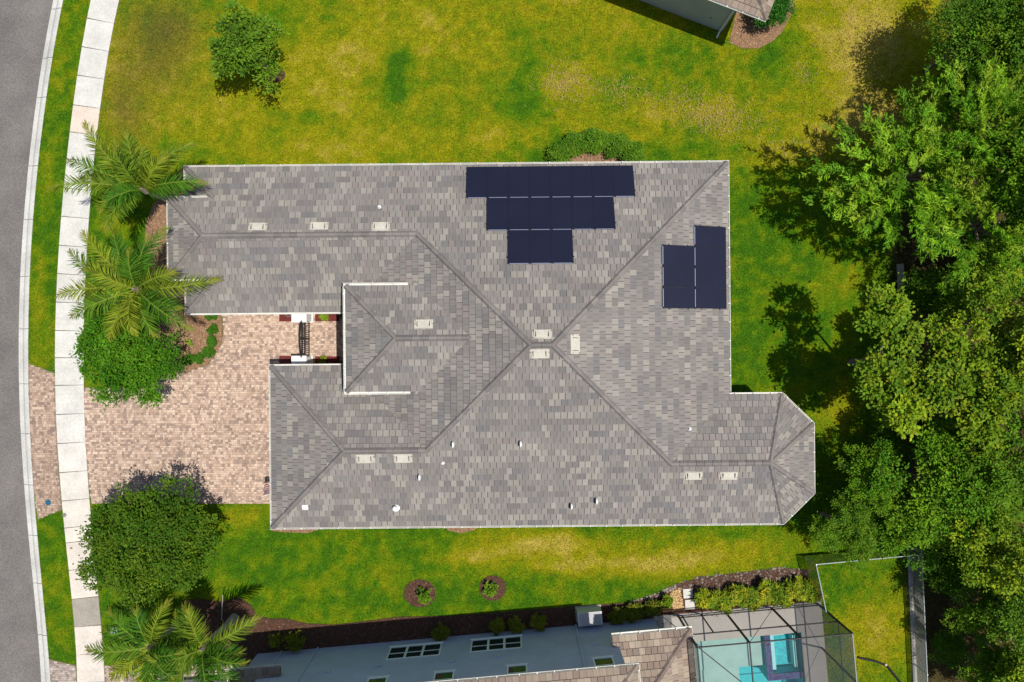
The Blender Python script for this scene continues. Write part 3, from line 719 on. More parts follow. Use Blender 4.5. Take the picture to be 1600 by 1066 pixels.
solar('smaller stepped array of black solar panels on the slope facing the woods', 'E', [(1.55, .19, 4, 1.05, 1.90), (1.55, .19 + 1.80, 3, 1.05, 1.86)])

# courtyard: gate pillars, gate, shrubs, flag ----------------------------
def pillar(u0, v0, v1, label):
    r = thing('gate_pillar', label, 'pillar', at((u0 + 9), (v0 + v1) / 2, 0), TH)
    m = MB(); d = abs(v1 - v0) / 28.08 / 2
    m.box(-.33, .33, -d, d, .0, 1.30); m.build('shaft', M['pillar'], r)
    m = MB(); m.box(-.40, .40, -d - .06, d + .06, 1.30, 1.37); m.box(-.36, .36, -d - .02, d + .02, 1.37, 1.42); m.build('cap', M['pillar'], r)
    m = MB(); m.box(-.38, .38, -d - .04, d + .04, .0, .14); m.build('plinth', M['pillar'], r)
pillar(470, 484, 503, 'white stucco gate pillar beside the left wing of the house')
pillar(470, 557, 574, 'white stucco gate pillar beside the garage gutter')
gx = at(484, 0, 0).x; gy0, gy1 = at(0, 557, 0).y, at(0, 503, 0).y; gm = (gy0 + gy1) / 2
gate = thing('courtyard_gate', 'black iron double gate with curved top between the two white pillars', 'gate', (gx, gm, 0))
for sg in (-1, 1):
    m = MB(); hw = (gy1 - gy0) / 2; ya = .02 * sg; yb = sg * hw
    top = lambda t: 1.5 + .28 * math.cos((1 - t) * 1.4)       # t 0 at hinge, 1 at middle
    m.bar((0, ya, .1), (0, ya, top(1)), .05); m.bar((0, yb, .1), (0, yb, top(0)), .05)
    for z in (.12, .85, 1.32): m.bar((0, ya, z), (0, yb, z), .05)
    N_ = 12
    for k in range(N_): m.bar((0, yb + (ya - yb) * k / N_, top(k / N_)), (0, yb + (ya - yb) * (k + 1) / N_, top((k + 1) / N_)), .055, .055)
    m.build('gate_leaf_frame', M['black'], gate)
    for k in range(1, 9):
        m = MB(); t = k / 9; y = yb + (ya - yb) * t; m.bar((0, y, .1), (0, y, top(t)), .028); m.build('gate_bar', M['black'], gate)
for px, lab in [([(437, 482), (463, 482), (463, 502.5), (437, 502.5)], 'dark red mulch planter with a coiled hose beside the gate pillar'), ([(493, 482), (531, 482), (531, 502), (493, 502)], 'dark red mulch planter with a yellow green plant inside the gate'),
                ([(437, 556), (463, 556), (463, 576), (437, 576)], 'dark red mulch planter along the garage wall outside the gate'), ([(493, 557), (531, 557), (531, 576), (493, 576)], 'dark red mulch planter along the garage wall inside the gate')]:
    bed('planter_bed', px, lab, 2, .07, 120)
m = MB()
for k in range(3): m.tube([at(453, 488, 0) + Vector((.30 * math.cos(a) * (1 - .06 * k), .26 * math.sin(a) * (1 - .06 * k), .11 + .05 * k)) for a in np.linspace(0, 6.283, 22)], .025, 6, cap=False)
tag(m.build('hose_coil', M['hose']), 'coiled garden hose lying on the red mulch by the gate', 'hose')

flag = thing('house_flag', 'small striped flag on a slanted pole at the garage corner', 'flag', (0, 0, 0), TH)
fb = loc(426, 768, 2.0); ft = loc(407, 777, 2.6)
m = MB(); m.tube([fb + Vector((.5, 0, -.4)), ft], .016, 8); m.build('flag_pole', M['white'], flag)
m = MB(); nU, nV = 13, 16; dirp = (ft - fb)
def fp(i, j):
    a = i / nU; b = j / nV; p = fb + dirp * (.08 + .9 * b)
    return p + Vector((.08 * math.sin(b * 7 + a * 3) - .10 * a, .35 * a + .10 * math.sin(b * 9) * a, -.85 * a - .02))
for i in range(nU):
    for j in range(nV):
        c = (.42, .02, .03) if i % 2 == 0 else (.75, .74, .72)
        if i < 7 and j > 9: c = (.02, .03, .13) if (i * 7 + j * 3) % 5 else (.6, .6, .62)
        m.poly([fp(i, j), fp(i + 1, j), fp(i + 1, j + 1), fp(i, j + 1)], c)
m.build('flag_cloth', M['flag'], flag)

# ------------------------------------------------------------------ blue-grey two storey house at the bottom
h2 = thing('house', 'two storey house with shaded blue grey wall and brown tiled roof', 'house', (B0.x, B0.y, 0), A2)
def wallbox(b, x0, x1, y0, y1, z0, z1): b.box(x0, x1, y0, y1, z0, z1)
m = MB(); m.box(-18.6, 0, -11, 0, -.05, 6.0); m.build('wall', M['stucco_skyblue'], h2)
m = MB(); m.box(.003, 2.4, -11, -.003, -.05, 2.8); m.build('wing_wall', M['stucco_skyblue'], h2)
m = MB(); m.box(-19.7, -18.603, -9, -.003, -.05, 2.8); m.build('garage_wall', M['stucco_skyblue'], h2)
def win_at(u, v):                         # photo pixel on the wall plane -> (t, z)
    lo, hi = 0.0, 9.0
    for _ in range(40):
        z = (lo + hi) / 2; p = at(u, v, z); t = (p.xy - B0).dot(Vector((math.cos(A2), math.sin(A2)))); nn = (p.xy - B0).dot(Vector((-math.sin(A2), math.cos(A2))))
        if nn < 0: lo = z
        else: hi = z
    return t, z
def window(t0, t1, z0, z1, k):
    m = MB(); fw = .07
    for a, b, c, d in ((t0, t1, z0, z0 + fw), (t0, t1, z1 - fw, z1), (t0, t0 + fw, z0 + fw, z1 - fw), (t1 - fw, t1, z0 + fw, z1 - fw)): m.box(a, b, -.02, .035, c, d)
    w = (t1 - t0 - 2 * fw)
    for i in range(1, k): x = t0 + fw + w * i / k; m.box(x - .06, x + .06, -.02, .034, z0 + fw, z1 - fw)
    o = m.build('window', M['wframe'], h2)
    m = MB(); zm = (z0 + z1) / 2 + .05; m.box(t0 + fw, t1 - fw, -.02, .02, zm - .03, zm + .03); m.build('sash_bar', M['wframe'], o)
    for i in range(k):
        a = t0 + fw + w * i / k; b = t0 + fw + w * (i + 1) / k
        for za, zb in ((z0 + fw, zm - .03), (zm + .03, z1 - fw)):
            m = MB(); m.box(a + .002, b - .002, -.06, -.0 + .004, za, zb); m.build('pane', M['glass'], o)
    m = MB(); m.box(t0 - .06, t1 + .06, .0, .07, z0 - .07, z0 - .002); m.build('sill', M['wframe'], o)
for u, v0, v1, w, k in [(650, 1011, 1029, 83, 3), (776, 997, 1017, 80, 3)]:
    t, z0 = win_at(u, v0); _, z1 = win_at(u, v1); hw = w / 2 * (H - 1.5) / F; window(t - hw, t + hw, .8, 2.25, k)
for u in (599, 697, 808, 945):
    t, z = win_at(u, 1040); window(t - .5, t + .5, 4.15, 5.55, 1)
for t, z in ((-16.3, 5.9), (-1.95, 5.9), (-18.3, 2.7)): m = MB(); m.bar((t, .05, .1), (t, .05, z), .09, .09); m.build('downspout', M['stucco_skyblue'], h2)
for t, z in ((-12.4, 2.9), (-8.6, 3.1), (-1.2, 2.6), (-6.2, 3.0), (-15.0, 3.0)): m = MB(); m.box(t - .14, t + .14, 0, .06, z - .12, z + .12); m.build('wall_vent', M['stucco_skyblue'], h2)
m = MB(); m.box(-18.6, 0, .0, .006, 2.93, 2.96); m.build('stucco_joint', M['stucco_skyblue'], h2)
for t in (-14.2, -10.6, -4.2, -7.4): m = MB(); m.box(t - .012, t + .012, 0, .005, 2.97, 5.95); m.build('stucco_joint', M['stucco_skyblue'], h2)
def hip_roof(parent, t0, t1, n0, n1, z, pitch, pal, seed, sides='NEW', clipf=None):
    """rectangular hip roof in frame coordinates"""
    h = min((n1 - n0) / 2, (t1 - t0) / 2); zz = z + h * pitch
    if (n1 - n0) <= (t1 - t0): r0, r1 = (t0 + h, (n0 + n1) / 2, zz), (t1 - h, (n0 + n1) / 2, zz)
    else: r0, r1 = ((t0 + t1) / 2, n0 + h, zz), ((t0 + t1) / 2, n1 - h, zz)
    a, b, c, d = (t0, n1, z), (t1, n1, z), (t1, n0, z), (t0, n0, z)
    if (n1 - n0) <= (t1 - t0): Fs = {'N': ([a, b, r1, r0], (1, 0, 0)), 'S': ([d, c, r1, r0], (1, 0, 0)), 'E': ([b, c, r1], (0, 1, 0)), 'W': ([a, d, r0], (0, 1, 0))}; hips = [(a, r0), (d, r0), (b, r1), (c, r1), (r0, r1)]
    else: Fs = {'N': ([a, b, r1], (1, 0, 0)), 'S': ([d, c, r0], (1, 0, 0)), 'E': ([b, c, r0, r1], (0, 1, 0)), 'W': ([a, d, r0, r1], (0, 1, 0))}; hips = [(a, r1), (b, r1), (c, r0), (d, r0), (r0, r1)]
    m = MB()
    for pts, e in Fs.values():
        q = [Vector(p) - Vector((0, 0, .012)) for p in pts]
        if area2([(p.x, p.y) for p in q]) < 0: q = q[::-1]
        m.poly(q)
    ro = m.build('roof', M['felt'], parent)
    return ro, Fs, hips
def tile_roof(ro, Fs, keys, pal, seed, inview, cap, bright=1.0):
    tl = []
    for k in keys: tile_face(*Fs[k], tl, pal, seed, bright); seed += 1
    vis = [i for i, t in enumerate(tl) if inview(t[4])]
    vis = set(sorted(vis, key=lambda i: -abs(area2([(v.x, v.y) for v in tl[i][0][:tl[i][1]]])))[:cap])
    for i in sorted(vis):
        m = MB(); add_tile(m, tl[i]); m.build('roof_tile', M['tile'], ro)
    m = MB()
    for i, t in enumerate(tl):
        if i not in vis: add_tile(m, t)
    stuff(m.build('roof_tiles', M['tile'], ro))
def in2(p):
    q = f2(p.x, p.y); k = F / (H - p.z); return -500 * 1 < q.x * k < 820 and -q.y * k < 536
ro, Fs, hips = hip_roof(h2, -19.0, .40, -11.4, .45, 6.1, .40, 'brown', 1)
tile_roof(ro, Fs, 'NE', 'brown', 501, in2, 90)
ridge_line(hips[2][0], hips[2][1], ro, 'brown', 5)
m = MB(); m.prism([(-19.0, -11.4), (.40, -11.4), (.40, .45), (-19.0, .45)], 5.95, 6.085); m.build('soffit', M['soffit'], h2)
gutter(h2, (-19.1, .45, 6.12), (.50, .45, 6.12), (0, 1, 0), seed=31); gutter(h2, (.40, .45, 6.12), (.40, -11, 6.12), (1, 0, 0), seed=32)
# single storey wing by the pool
zz = 2.87; wN = .49; wE = 3.76; pw = .42
pts = {'N': ([(.02, wN, zz), (wE, wN, zz), (wE - 3.74, wN - 3.74, zz + 3.74 * pw)], (1, 0, 0)),
       'E': ([(wE, wN, zz), (wE, -11, zz), (.02, -11, zz + 3.74 * pw), (.02, wN - 3.74, zz + 3.74 * pw)], (0, 1, 0)),
       'B': ([(-.31, wN, zz), (.02, wN, zz), (.02, .01, zz + (wN - .01) * pw), (-.31, .01, zz + (wN - .01) * pw)], (1, 0, 0))}
m = MB()
for p_, e in pts.values():
    q = [Vector(p) - Vector((0, 0, .012)) for p in p_]
    if area2([(p.x, p.y) for p in q]) < 0: q = q[::-1]
    m.poly(q)
ro = m.build('wing_roof', M['felt'], h2)
tile_roof(ro, pts, 'NEB', 'brown', 601, in2, 150, 1.12)
ridge_line((wE, wN, zz), (wE - 3.74, wN - 3.74, zz + 3.74 * pw), ro, 'brown', 8)
m = MB(); m.box(.02, wE, -11, wN, zz - .15, zz - .02); m.box(-.31, .019, .01, wN, zz - .15, zz - .02); m.build('soffit', M['soffit'], h2)
gutter(h2, (-.31, wN, zz + .02), (wE + .1, wN, zz + .02), (0, 1, 0), seed=33, w=.15)
gutter(h2, (wE, wN, zz + .02), (wE, -9, zz + .02), (1, 0, 0), seed=36)
# garage wing at the street end
pts = {'N': ([(-20.1, .45, zz), (-17.4, .45, zz), (-17.4, .02, zz + .17), (-18.6, .02, zz + .17), (-18.6, -1.05, zz + .57)], (1, 0, 0)),
       'W': ([(-20.1, .45, zz), (-20.1, -9, zz), (-18.6, -9, zz + .57), (-18.6, -1.05, zz + .57)], (0, 1, 0))}
m = MB()
for p_, e in pts.values():
    q = [Vector(p) - Vector((0, 0, .012)) for p in p_]
    if area2([(p.x, p.y) for p in q]) < 0: q = q[::-1]
    m.poly(q)
ro = m.build('garage_roof', M['felt'], h2)
tile_roof(ro, pts, 'NW', 'brown', 701, in2, 40, .9)
m = MB(); m.box(-20.1, -18.605, -9, .45, zz - .15, zz - .02); m.box(-18.604, -17.4, .01, .45, zz - .15, zz - .02); m.build('soffit', M['soffit'], h2)
gutter(h2, (-20.2, .45, zz + .02), (-17.4, .45, zz + .02), (0, 1, 0), seed=34); gutter(h2, (-20.1, .45, zz + .02), (-20.1, -8, zz + .02), (-1, 0, 0), seed=35)

# cooling cabinet beside that wall
ac = thing('air_conditioner', 'pale boxy air conditioner standing against the blue grey wall', 'air conditioner', f2(-1.18, .60, 0), A2)
m = MB(); m.box(-.66, .66, -.34, .38, .08, .85); m.build('cabinet', M['acbody'], ac)
m = MB(); m.box(-.72, .72, -.42, .44, .0, .08); m.build('pad', M['deck'], ac)
m = MB()
for k in range(10): y = -.28 + .60 * k / 9; m.box(-.56, .56, y - .014, y + .014, .851, .866)
for k in range(14): x = -.56 + 1.12 * k / 13; m.box(x - .006, x + .006, -.31, .35, .867, .873)
m.build('grille', M['acgrille'], ac)

# ------------------------------------------------------------------ house at the top edge
h1 = thing('house', 'grey stucco house with brown tiled roof corner at the top edge', 'house', (B1.x, B1.y, 0), A1)
# frame here: local x = along wall, local y = -n
m = MB(); m.box(-16, 0, 0, 12, -.05, 3.3); m.build('wall', M['stucco_grey'], h1)
e1z = 3.4
ro, Fs, hips = hip_roof(h1, -16.5, 1.46, -.45, 12.5, e1z, .42, 'brown', 3)
Fs2 = {'S': Fs['S'], 'E': Fs['E']}
def in1(p):
    q = f1(p.x, -p.y); k = F / (H - p.z); return q.y * k < 536 and q.x * k < 800
tile_roof(ro, Fs2, 'SE', 'brown', 801, in1, 60)
ridge_line(hips[3][0], hips[3][1], ro, 'brown', 9)
m = MB(); m.box(-16.5, 1.46, -.45, 12.5, e1z - .15, e1z - .02); m.build('soffit', M['soffit'], h1)
gutter(h1, (1.46, -.45, e1z + .02), (-16.5, -.45, e1z + .02), (0, -1, 0), seed=41)
m = MB(); m.bar((-.14, -.06, .12), (-.14, -.06, 3.2), .09, .09); m.bar((-.14, -.06, .12), (-.16, -.45, .04), .09, .07); m.build('downspout', M['white'], h1)
m = MB(); m.box(-1.0, -.92, -.03, 0, .9, 1.0); m.build('wall_tap', M['grey'], h1)

# ------------------------------------------------------------------ pool, deck, screen enclosure (frame of the blue house)
deckm = MB(); pT0, pT1, pN0, pN1 = 2.95, 10.5, -9.0, -1.5
for x0, x1, y0, y1 in ((2.41, pT0, -11, .12), (pT1, 11.75, -11, .12), (pT0, pT1, pN1, .12), (pT0, pT1, -11, pN0)):
    deckm.box(x0, x1, y0, y1, -.06, .05)
dk = deckm.build('pool_deck', M['deck']); dk.location = (B0.x, B0.y, 0); dk.rotation_euler = (0, 0, A2); struct(dk)
pool = thing('swimming_pool', 'turquoise swimming pool with pale shallow shelf inside the screen enclosure', 'pool', (B0.x, B0.y, 0), A2)
m = MB(); m.poly([(pT0, pN0, -1.5), (pT1, pN0, -1.5), (pT1, -3.4, -1.5), (7.0, -3.4, -1.5), (7.0, -4.3, -1.5), (pT0, -4.3, -1.5)])
for a, b in (((pT0, pN0), (pT1, pN0)), ((pT1, pN0), (pT1, pN1)), ((pT1, pN1), (pT0, pN1)), ((pT0, pN1), (pT0, pN0))): m.poly([(*b, -1.5), (*a, -1.5), (*a, .0), (*b, .0)])
m.build('deep_basin', M['plaster_deep'], pool)
m = MB(); m.box(pT0 + .01, 8.44, -3.3, pN1 - .01, -1.5, -.32); m.box(pT0 + .01, 7.0, -4.2, -3.301, -1.5, -.40); m.build('shallow_shelf', M['plaster'], pool)
m = MB(); m.poly([(pT0, pN0, -.04), (pT1, pN0, -.04), (pT1, pN1, -.04), (pT0, pN1, -.04)]); m.build('water_surface', M['water'], pool)
m = MB(); rr = random.Random(3)
def ptiles(x0, x1, y0, y1, z):
    nx_ = max(1, round((x1 - x0) / .1)); ny_ = max(1, round((y1 - y0) / .1))
    for i in range(nx_):
        for j in range(ny_):
            c = rr.choice([(.03, .03, .12), (.05, .035, .13), (.02, .05, .16), (.09, .05, .14), (.03, .08, .18)])
            a = x0 + (x1 - x0) * i / nx_; b = y0 + (y1 - y0) * j / ny_
            m.box(a + .003, a + (x1 - x0) / nx_ - .003, b + .003, b + (y1 - y0) / ny_ - .003, z - .08, z, c)
sT0, sT1, sN0, sN1 = 8.44, 10.47, -4.05, -1.55
ptiles(sT0, sT0 + .33, sN0, sN1, .02); ptiles(sT0 + .33, sT1, sN0, sN0 + .36, .02)
spa = thing('spa', 'raised square spa with navy tile rim at the pool corner', 'spa', (B0.x, B0.y, 0), A2)
m.build('tiled_rim', M['ptile'], spa)
m = MB(); m.box(sT0 + .002, sT0 + .328, sN0, sN1, -1.4, -.07); m.box(sT0 + .33, sT1, sN0 + .002, sN0 + .358, -1.4, -.07); m.box(sT0 + .33, sT1, sN0 + .36, sN1, -1.0, -.8); m.build('spa_basin', M['plaster_spa'], spa)
m = MB(); m.box(sT0 + .331, sT0 + .62, sN0 + .45, sN1, -.8, -.28); m.box(sT0 + .331, sT0 + 1.2, sN1 - .16, sN1 - .005, -.8, -.281); m.box(sT1 - .38, sT1 - .22, sN0 + .5, sN1 - .2, -.8, -.25); m.build('spa_step', M['plaster_step'], spa)
cage = thing('pool_enclosure', 'dark framed screen enclosure standing over the swimming pool', 'screen enclosure', (B0.x, B0.y, 0), A2)
cz = 3.92; cT0, cT1, cN0 = 3.78, 11.55, -9.5
def bar(name, a, b, w=.06, h=.1, mt='bronze'):
    m = MB(); m.bar(a, b, w, h); m.build(name, M[mt], cage)
for z in (.25, 2.45): bar('wall_rail', (cT0, 0, z), (cT1, 0, z), .05, .06); bar('wall_rail', (cT1, 0, z), (cT1, cN0, z), .05, .06) if z > 1 else None
bar('top_beam', (cT0, 0, cz), (cT1, 0, cz), .045, .07, 'bronze'); bar('top_beam', (cT1, 0, cz), (cT1, cN0, cz), .045, .06, 'fencegrey')
for t in (cT0, cT0 + 2.62, cT0 + 5.2, cT1): bar('post', (t, 0, 0), (t, 0, cz), .07, .1)
for t in (cT0 + .2, cT0 + 1.25): bar('door_jamb', (t, .01, 0), (t, .01, 2.45), .06, .06)
for nn in (-2.45, -4.9, -7.3): bar('post', (cT1, nn, 0), (cT1, nn, cz), .07, .1)
for t in (cT0 + 2.62, cT0 + 5.2): bar('roof_beam', (t, 0, cz), (t, cN0, cz), .05, .09)
for nn in (-2.45, -4.9): bar('roof_beam', (cT0, nn, cz), (cT1, nn, cz), .04, .06)
bar('roof_brace', (cT0 + .05, 0, cz), (cT0 + 2.6, -2.45, cz), .045, .05)
bar('wall_brace', (cT0 + 5.2, .0, .2), (cT0 + 2.62, 0, cz), .02, .02); bar('wall_brace', (cT1, -2.45, .3), (cT1, -.1, cz), .02, .02, 'galv'); bar('wall_brace', (cT1, -2.45, .3), (cT1, -4.9, cz), .02, .02)
bar('roof_beam', (cT0, 0, cz), (cT0, cN0, cz), .06, .09); bar('post', (cT0, -.02, 0), (cT0, -2.6, 0.02), .05, .05)
m = MB(); m.poly([(cT1 - .01, 0, .05), (cT1 - .01, cN0, .05), (cT1 - .01, cN0, cz), (cT1 - .01, 0, cz)]); m.build('side_screen', M['screen'], cage)
m = MB(); m.poly([(cT0, 0, cz + .01), (cT1, 0, cz + .01), (cT1, cN0, cz + .01), (cT0, cN0, cz + .01)]); m.build('roof_screen', M['screen_top'], cage)
m = MB(); m.poly([(cT0, -.01, .05), (cT1, -.01, .05), (cT1, -.01, cz), (cT0, -.01, cz)]); m.build('front_screen', M['screen_top'], cage)
m = MB(); m.poly([(cT0 - .01, 0, 1.2), (cT0 - .01, cN0, 1.2), (cT0 - .01, cN0, cz), (cT0 - .01, 0, cz)]); m.build('house_side_screen', M['screen'], cage)

# ------------------------------------------------------------------ fences
def chain_fence(label, pts, h, mesh, post, pitch=.09, wr=.004, step=2.4):
    r = thing('chain_link_fence', label, 'fence', (pts[0][0], pts[0][1], 0)); o = Vector((pts[0][0], pts[0][1], 0)); m = MB()
    for a, b in zip(pts[:-1], pts[1:]):
        a = Vector((a[0], a[1], 0)) - o; b = Vector((b[0], b[1], 0)) - o; L_ = (b - a).length; d = (b - a) / L_
        k = int((L_) / pitch)
        for i in range(-int(h / pitch), k):
            for sg in (1, -1):
                s0, s1 = (i * pitch, i * pitch + h) if sg > 0 else (i * pitch + h, i * pitch)
                z0, z1 = .03, h
                def cl(s0, z0, s1, z1):
                    for lim in (0, L_):
                        pass
                    t0, t1 = 0, 1; ds = s1 - s0
                    for e_, sgn in ((0, 1), (L_, -1)):
                        f0 = (s0 - e_) * sgn; f1_ = (s1 - e_) * sgn
                        if f0 < 0 and f1_ < 0: return None
                        if f0 < 0: t0 = max(t0, f0 / (f0 - f1_))
                        if f1_ < 0: t1 = min(t1, f0 / (f0 - f1_))
                    return (t0, t1) if t1 > t0 else None
                c = cl(s0, z0, s1, z1)
                if c:
                    p = a + d * (s0 + (s1 - s0) * c[0]) + Vector((0, 0, z0 + (z1 - z0) * c[0])); q_ = a + d * (s0 + (s1 - s0) * c[1]) + Vector((0, 0, z0 + (z1 - z0) * c[1]))
                    m.bar(p, q_, wr * 2, wr * 2)
        mb = MB(); mb.tube([a + Vector((0, 0, h)), b + Vector((0, 0, h))], .025, 8); mb.build('top_rail', M[post], r)
        np_ = max(1, round(L_ / step))
        for i in range(np_ + 1):
            if i == 0 and a.length > .01: continue
            p = a + d * (L_ * i / np_); mb = MB(); mb.tube([p, p + Vector((0, 0, h + .05))], .03, 8); mb.build('post', M[post], r)
    stuff(m.build('wire_mesh', M[mesh], r)); return r
ft_ = at(1420, 850); fb_ = at(1431, 1100)
chain_fence('grey chain link fence running along the edge of the woods', [(ft_.x, ft_.y), (fb_.x, fb_.y)], 1.2, 'wire', 'galv', .07, .0035)
chain_fence('black chain link fence with pale top rail at the corner of the pool', [(16.85, -14.55), (16.30, -11.98), (22.0, -11.45)], 1.4, 'black', 'galv', .07, .0032)

m = MB(); m.box(-.11, .11, -.85, .85, -.05, .32); o = m.build('concrete_edging', M['barkpale']); o.location = at(1405, 437); o.rotation_euler = (0, 0, .05); tag(o, 'short weathered pale kerb at the edge of the woods by the bare ground', 'edging')
m = MB(); dv = (fb_ - ft_).normalized(); sv = Vector((-dv.y, dv.x, 0))
for k in range(12):
    a = ft_ + dv * (k * 1.55 + .02); b = ft_ + dv * ((k + 1) * 1.55 - .02); m.prism([tuple((p + sv * w_).xy) for p, w_ in ((a, -.11), (b, -.11), (b, .11), (a, .11))][::-1], -.04, .05, (.46 + .05 * (k % 2), .44, .39))
struct(m.build('mow_strip', M['concrete']))
# ------------------------------------------------------------------ vegetation
def rand_dirs(n, zmin=-.3):
    z = RNG.uniform(zmin, 1, n); a = RNG.uniform(0, 2 * np.pi, n); r = np.sqrt(1 - z * z)
    return np.stack([r * np.cos(a), r * np.sin(a), z], 1)
def lobes(d, seed, k=9, amp=.45):
    rg = np.random.default_rng(seed); c = rg.normal(size=(k, 3)); c[:, 2] = np.abs(c[:, 2]) * .7; c = unit(c)
    return 1 - amp + amp * np.max(np.clip((d @ c.T - .55) / .45, 0, 1) ** .7, axis=1)
def crown_broad(name, seed, R, zc, hz, nclump, nl, ll, lw, pal, jit=.25, spread=.16, amp=.45, up=.9, hole=0.0, nlobe=20, lobe=.34):
    """leaf-clump crown: clumps on lobed shells, each a spray of leaf quads"""
    global RNG
    RNG = np.random.default_rng(seed)
    ld = rand_dirs(nlobe, -.25); lr = R * lobe * RNG.uniform(.7, 1.3, nlobe); hf = hz / R
    lc = ld * (R - lr * .8)[:, None] * (RNG.uniform(.25, 1, nlobe) ** .5)[:, None] * np.array([1, 1, hf]) * (1 - amp + amp * RNG.uniform(.3, 1.25, (nlobe, 1)))
    pr = lr ** 2; li = RNG.choice(nlobe, nclump, p=pr / pr.sum()); d = rand_dirs(nclump, -.45)
    cc_ = lc[li] + d * lr[li][:, None] * RNG.uniform(.75, 1.0, (nclump, 1)) * np.array([1, 1, max(hf, .7)])
    cs = RNG.uniform(.6, 1.4, nclump) * R * spread
    keep = RNG.random(nclump) > hole; cc_, cs, d = cc_[keep], cs[keep], d[keep]; k = len(cc_)
    ctint = (np.array(pal)[RNG.integers(0, len(pal), nlobe)] * .5)[li[keep]] + np.array(pal)[RNG.integers(0, len(pal), k)] * RNG.uniform(.4, .65, (k, 1))
    off = RNG.normal(size=(k, nl, 3)) * np.array([1, 1, .55]) * cs[:, None, None] * .6
    pos = (cc_[:, None, :] + off).reshape(-1, 3); n = len(pos)
    out = np.repeat(d, nl, 0) * .5 + unit(off.reshape(-1, 3)) * .8 + RNG.normal(size=(n, 3)) * .5; out[:, 2] *= .5
    nn = RNG.normal(size=(n, 3)) * .55; nn[:, 2] += up
    col = np.repeat(ctint, nl, 0) * RNG.uniform(1 - jit, 1 + jit, (n, 1)) * np.stack([RNG.uniform(.8, 1.25, n), np.ones(n), RNG.uniform(.7, 1.3, n)], 1)
    pos[:, 2] = np.maximum(pos[:, 2] + zc, .08)
    me = quads(name, leaf_quads(pos, out, nn, ll * RNG.uniform(.6, 1.3, n), lw * RNG.uniform(.6, 1.3, n)), col)
    me.materials.append(M['leaf']); return me, cc_ + np.array([0, 0, zc])
def crown_feather(name, seed, R, zc, hz, nb, pal, ll=.26, lw=.055):
    """feathery crown: radiating boughs edged with narrow sprays"""
    global RNG
    RNG = np.random.default_rng(seed)
    Ps = []; Ds = []; Ns = []; Cs = []; tips = []
    for i in range(nb):
        a = RNG.uniform(0, 6.283); el = RNG.uniform(-.15, 1.15); L_ = R * RNG.uniform(.75, 1.08) * (math.cos(el) * .85 + .15 + .15 * math.sin(3 * a + seed)) + .5
        d = np.array([math.cos(a) * math.cos(el), math.sin(a) * math.cos(el), math.sin(el) * hz / R]); base = np.array([0, 0, zc - hz * .35 + RNG.uniform(-.3, .8)])
        m = int(26 * L_ / R) + 10
        side = unit(np.cross(d, [0, 0, 1.0]) + 1e-6); tint = np.array(pal[RNG.integers(0, len(pal))]) * RNG.uniform(.8, 1.2)
        for tw in range(9):
            t0 = RNG.uniform(.32, 1.0); p0 = base + d * L_ * t0 + np.array([0, 0, -.25 * (t0 * L_ / R) ** 2])
            dd = unit(d * RNG.uniform(.5, 1.2) + side * RNG.uniform(-1, 1) + np.array([0, 0, RNG.uniform(-.05, .45)])); tl = RNG.uniform(.35, .75) * (R / 3.6)
            q = int(17); s = RNG.uniform(0, 1, q)
            sd_ = unit(np.cross(dd, [0, 0, 1.0]) + 1e-6); sg = RNG.choice([-1, 1], q)
            pos = p0 + dd * (s * tl)[:, None] + sd_ * (sg * .05)[:, None] + RNG.normal(size=(q, 3)) * .04
            Ps.append(pos); Ds.append(dd * .9 + sd_ * (sg * .7)[:, None] + RNG.normal(size=(q, 3)) * .25)
            Ns.append(np.array([0, 0, .9]) + RNG.normal(size=(q, 3)) * .5); Cs.append(np.repeat(tint[None] * RNG.uniform(.75, 1.25), q, 0) * RNG.uniform(.75, 1.25, (q, 1)))
        if i % 6 == 0: tips.append(base + d * L_ * .75)
    P_ = np.concatenate(Ps); n = len(P_)
    me = quads(name, leaf_quads(P_, np.concatenate(Ds), np.concatenate(Ns), ll * RNG.uniform(.6, 1.4, n), lw * RNG.uniform(.7, 1.4, n)), np.concatenate(Cs))
    me.materials.append(M['leaf']); return me, np.array(tips)
def trunk_mesh(name, zc, r, targets, seed, k=14, lean=.12, material='bark', fork=.45):
    rg = random.Random(seed); m = MB(); fz = zc * fork; bx_, by_ = rg.uniform(-lean, lean), rg.uniform(-lean, lean)
    m.tube([(0, 0, -.05), (bx_ * .3, by_ * .3, fz * .3), (bx_, by_, fz), (bx_, by_, zc)], [r * 1.35, r, r * .8, r * .35], 9)
    idx = np.linspace(0, len(targets) - 1, min(k, len(targets))).astype(int)
    for i in idx:
        t = Vector(targets[i]); s = Vector((bx_, by_, fz + rg.uniform(0, .25) * zc)); mid = s.lerp(t, .5) + Vector((rg.uniform(-.2, .2), rg.uniform(-.2, .2), .15))
        m.tube([s, mid, t], [r * .45, r * .25, r * .07], 5, cap=False)
    me = m.data(name); me.materials.append(M[material]); return me
def tree(name, label, cat, u, v, zc, meshes, scale=1.0, rz=0, group=None, z_scale=None):
    """u, v: photo position of the crown centre, zc: its real height"""
    p = at(u, v, zc); r = thing(name, label, cat, (p.x, p.y, 0), rz, group); r.scale = (scale, scale, z_scale or scale)
    link('trunk', meshes[1], None, r); link('crown', meshes[0], None, r); return r
YG = [(.17, .275, .010), (.23, .33, .012), (.12, .215, .010), (.27, .335, .016), (.095, .185, .010)]
FG = [(.14, .30, .012), (.20, .36, .016), (.10, .24, .010), (.24, .36, .02)]
DG = [(.06, .16, .010), (.085, .19, .010), (.045, .125, .010), (.10, .205, .012)]
MG = [(.090, .225, .009), (.125, .27, .010), (.06, .17, .009), (.16, .29, .012)]
OG = [(.085, .19, .009), (.12, .235, .010), (.055, .14, .009), (.15, .25, .012)]
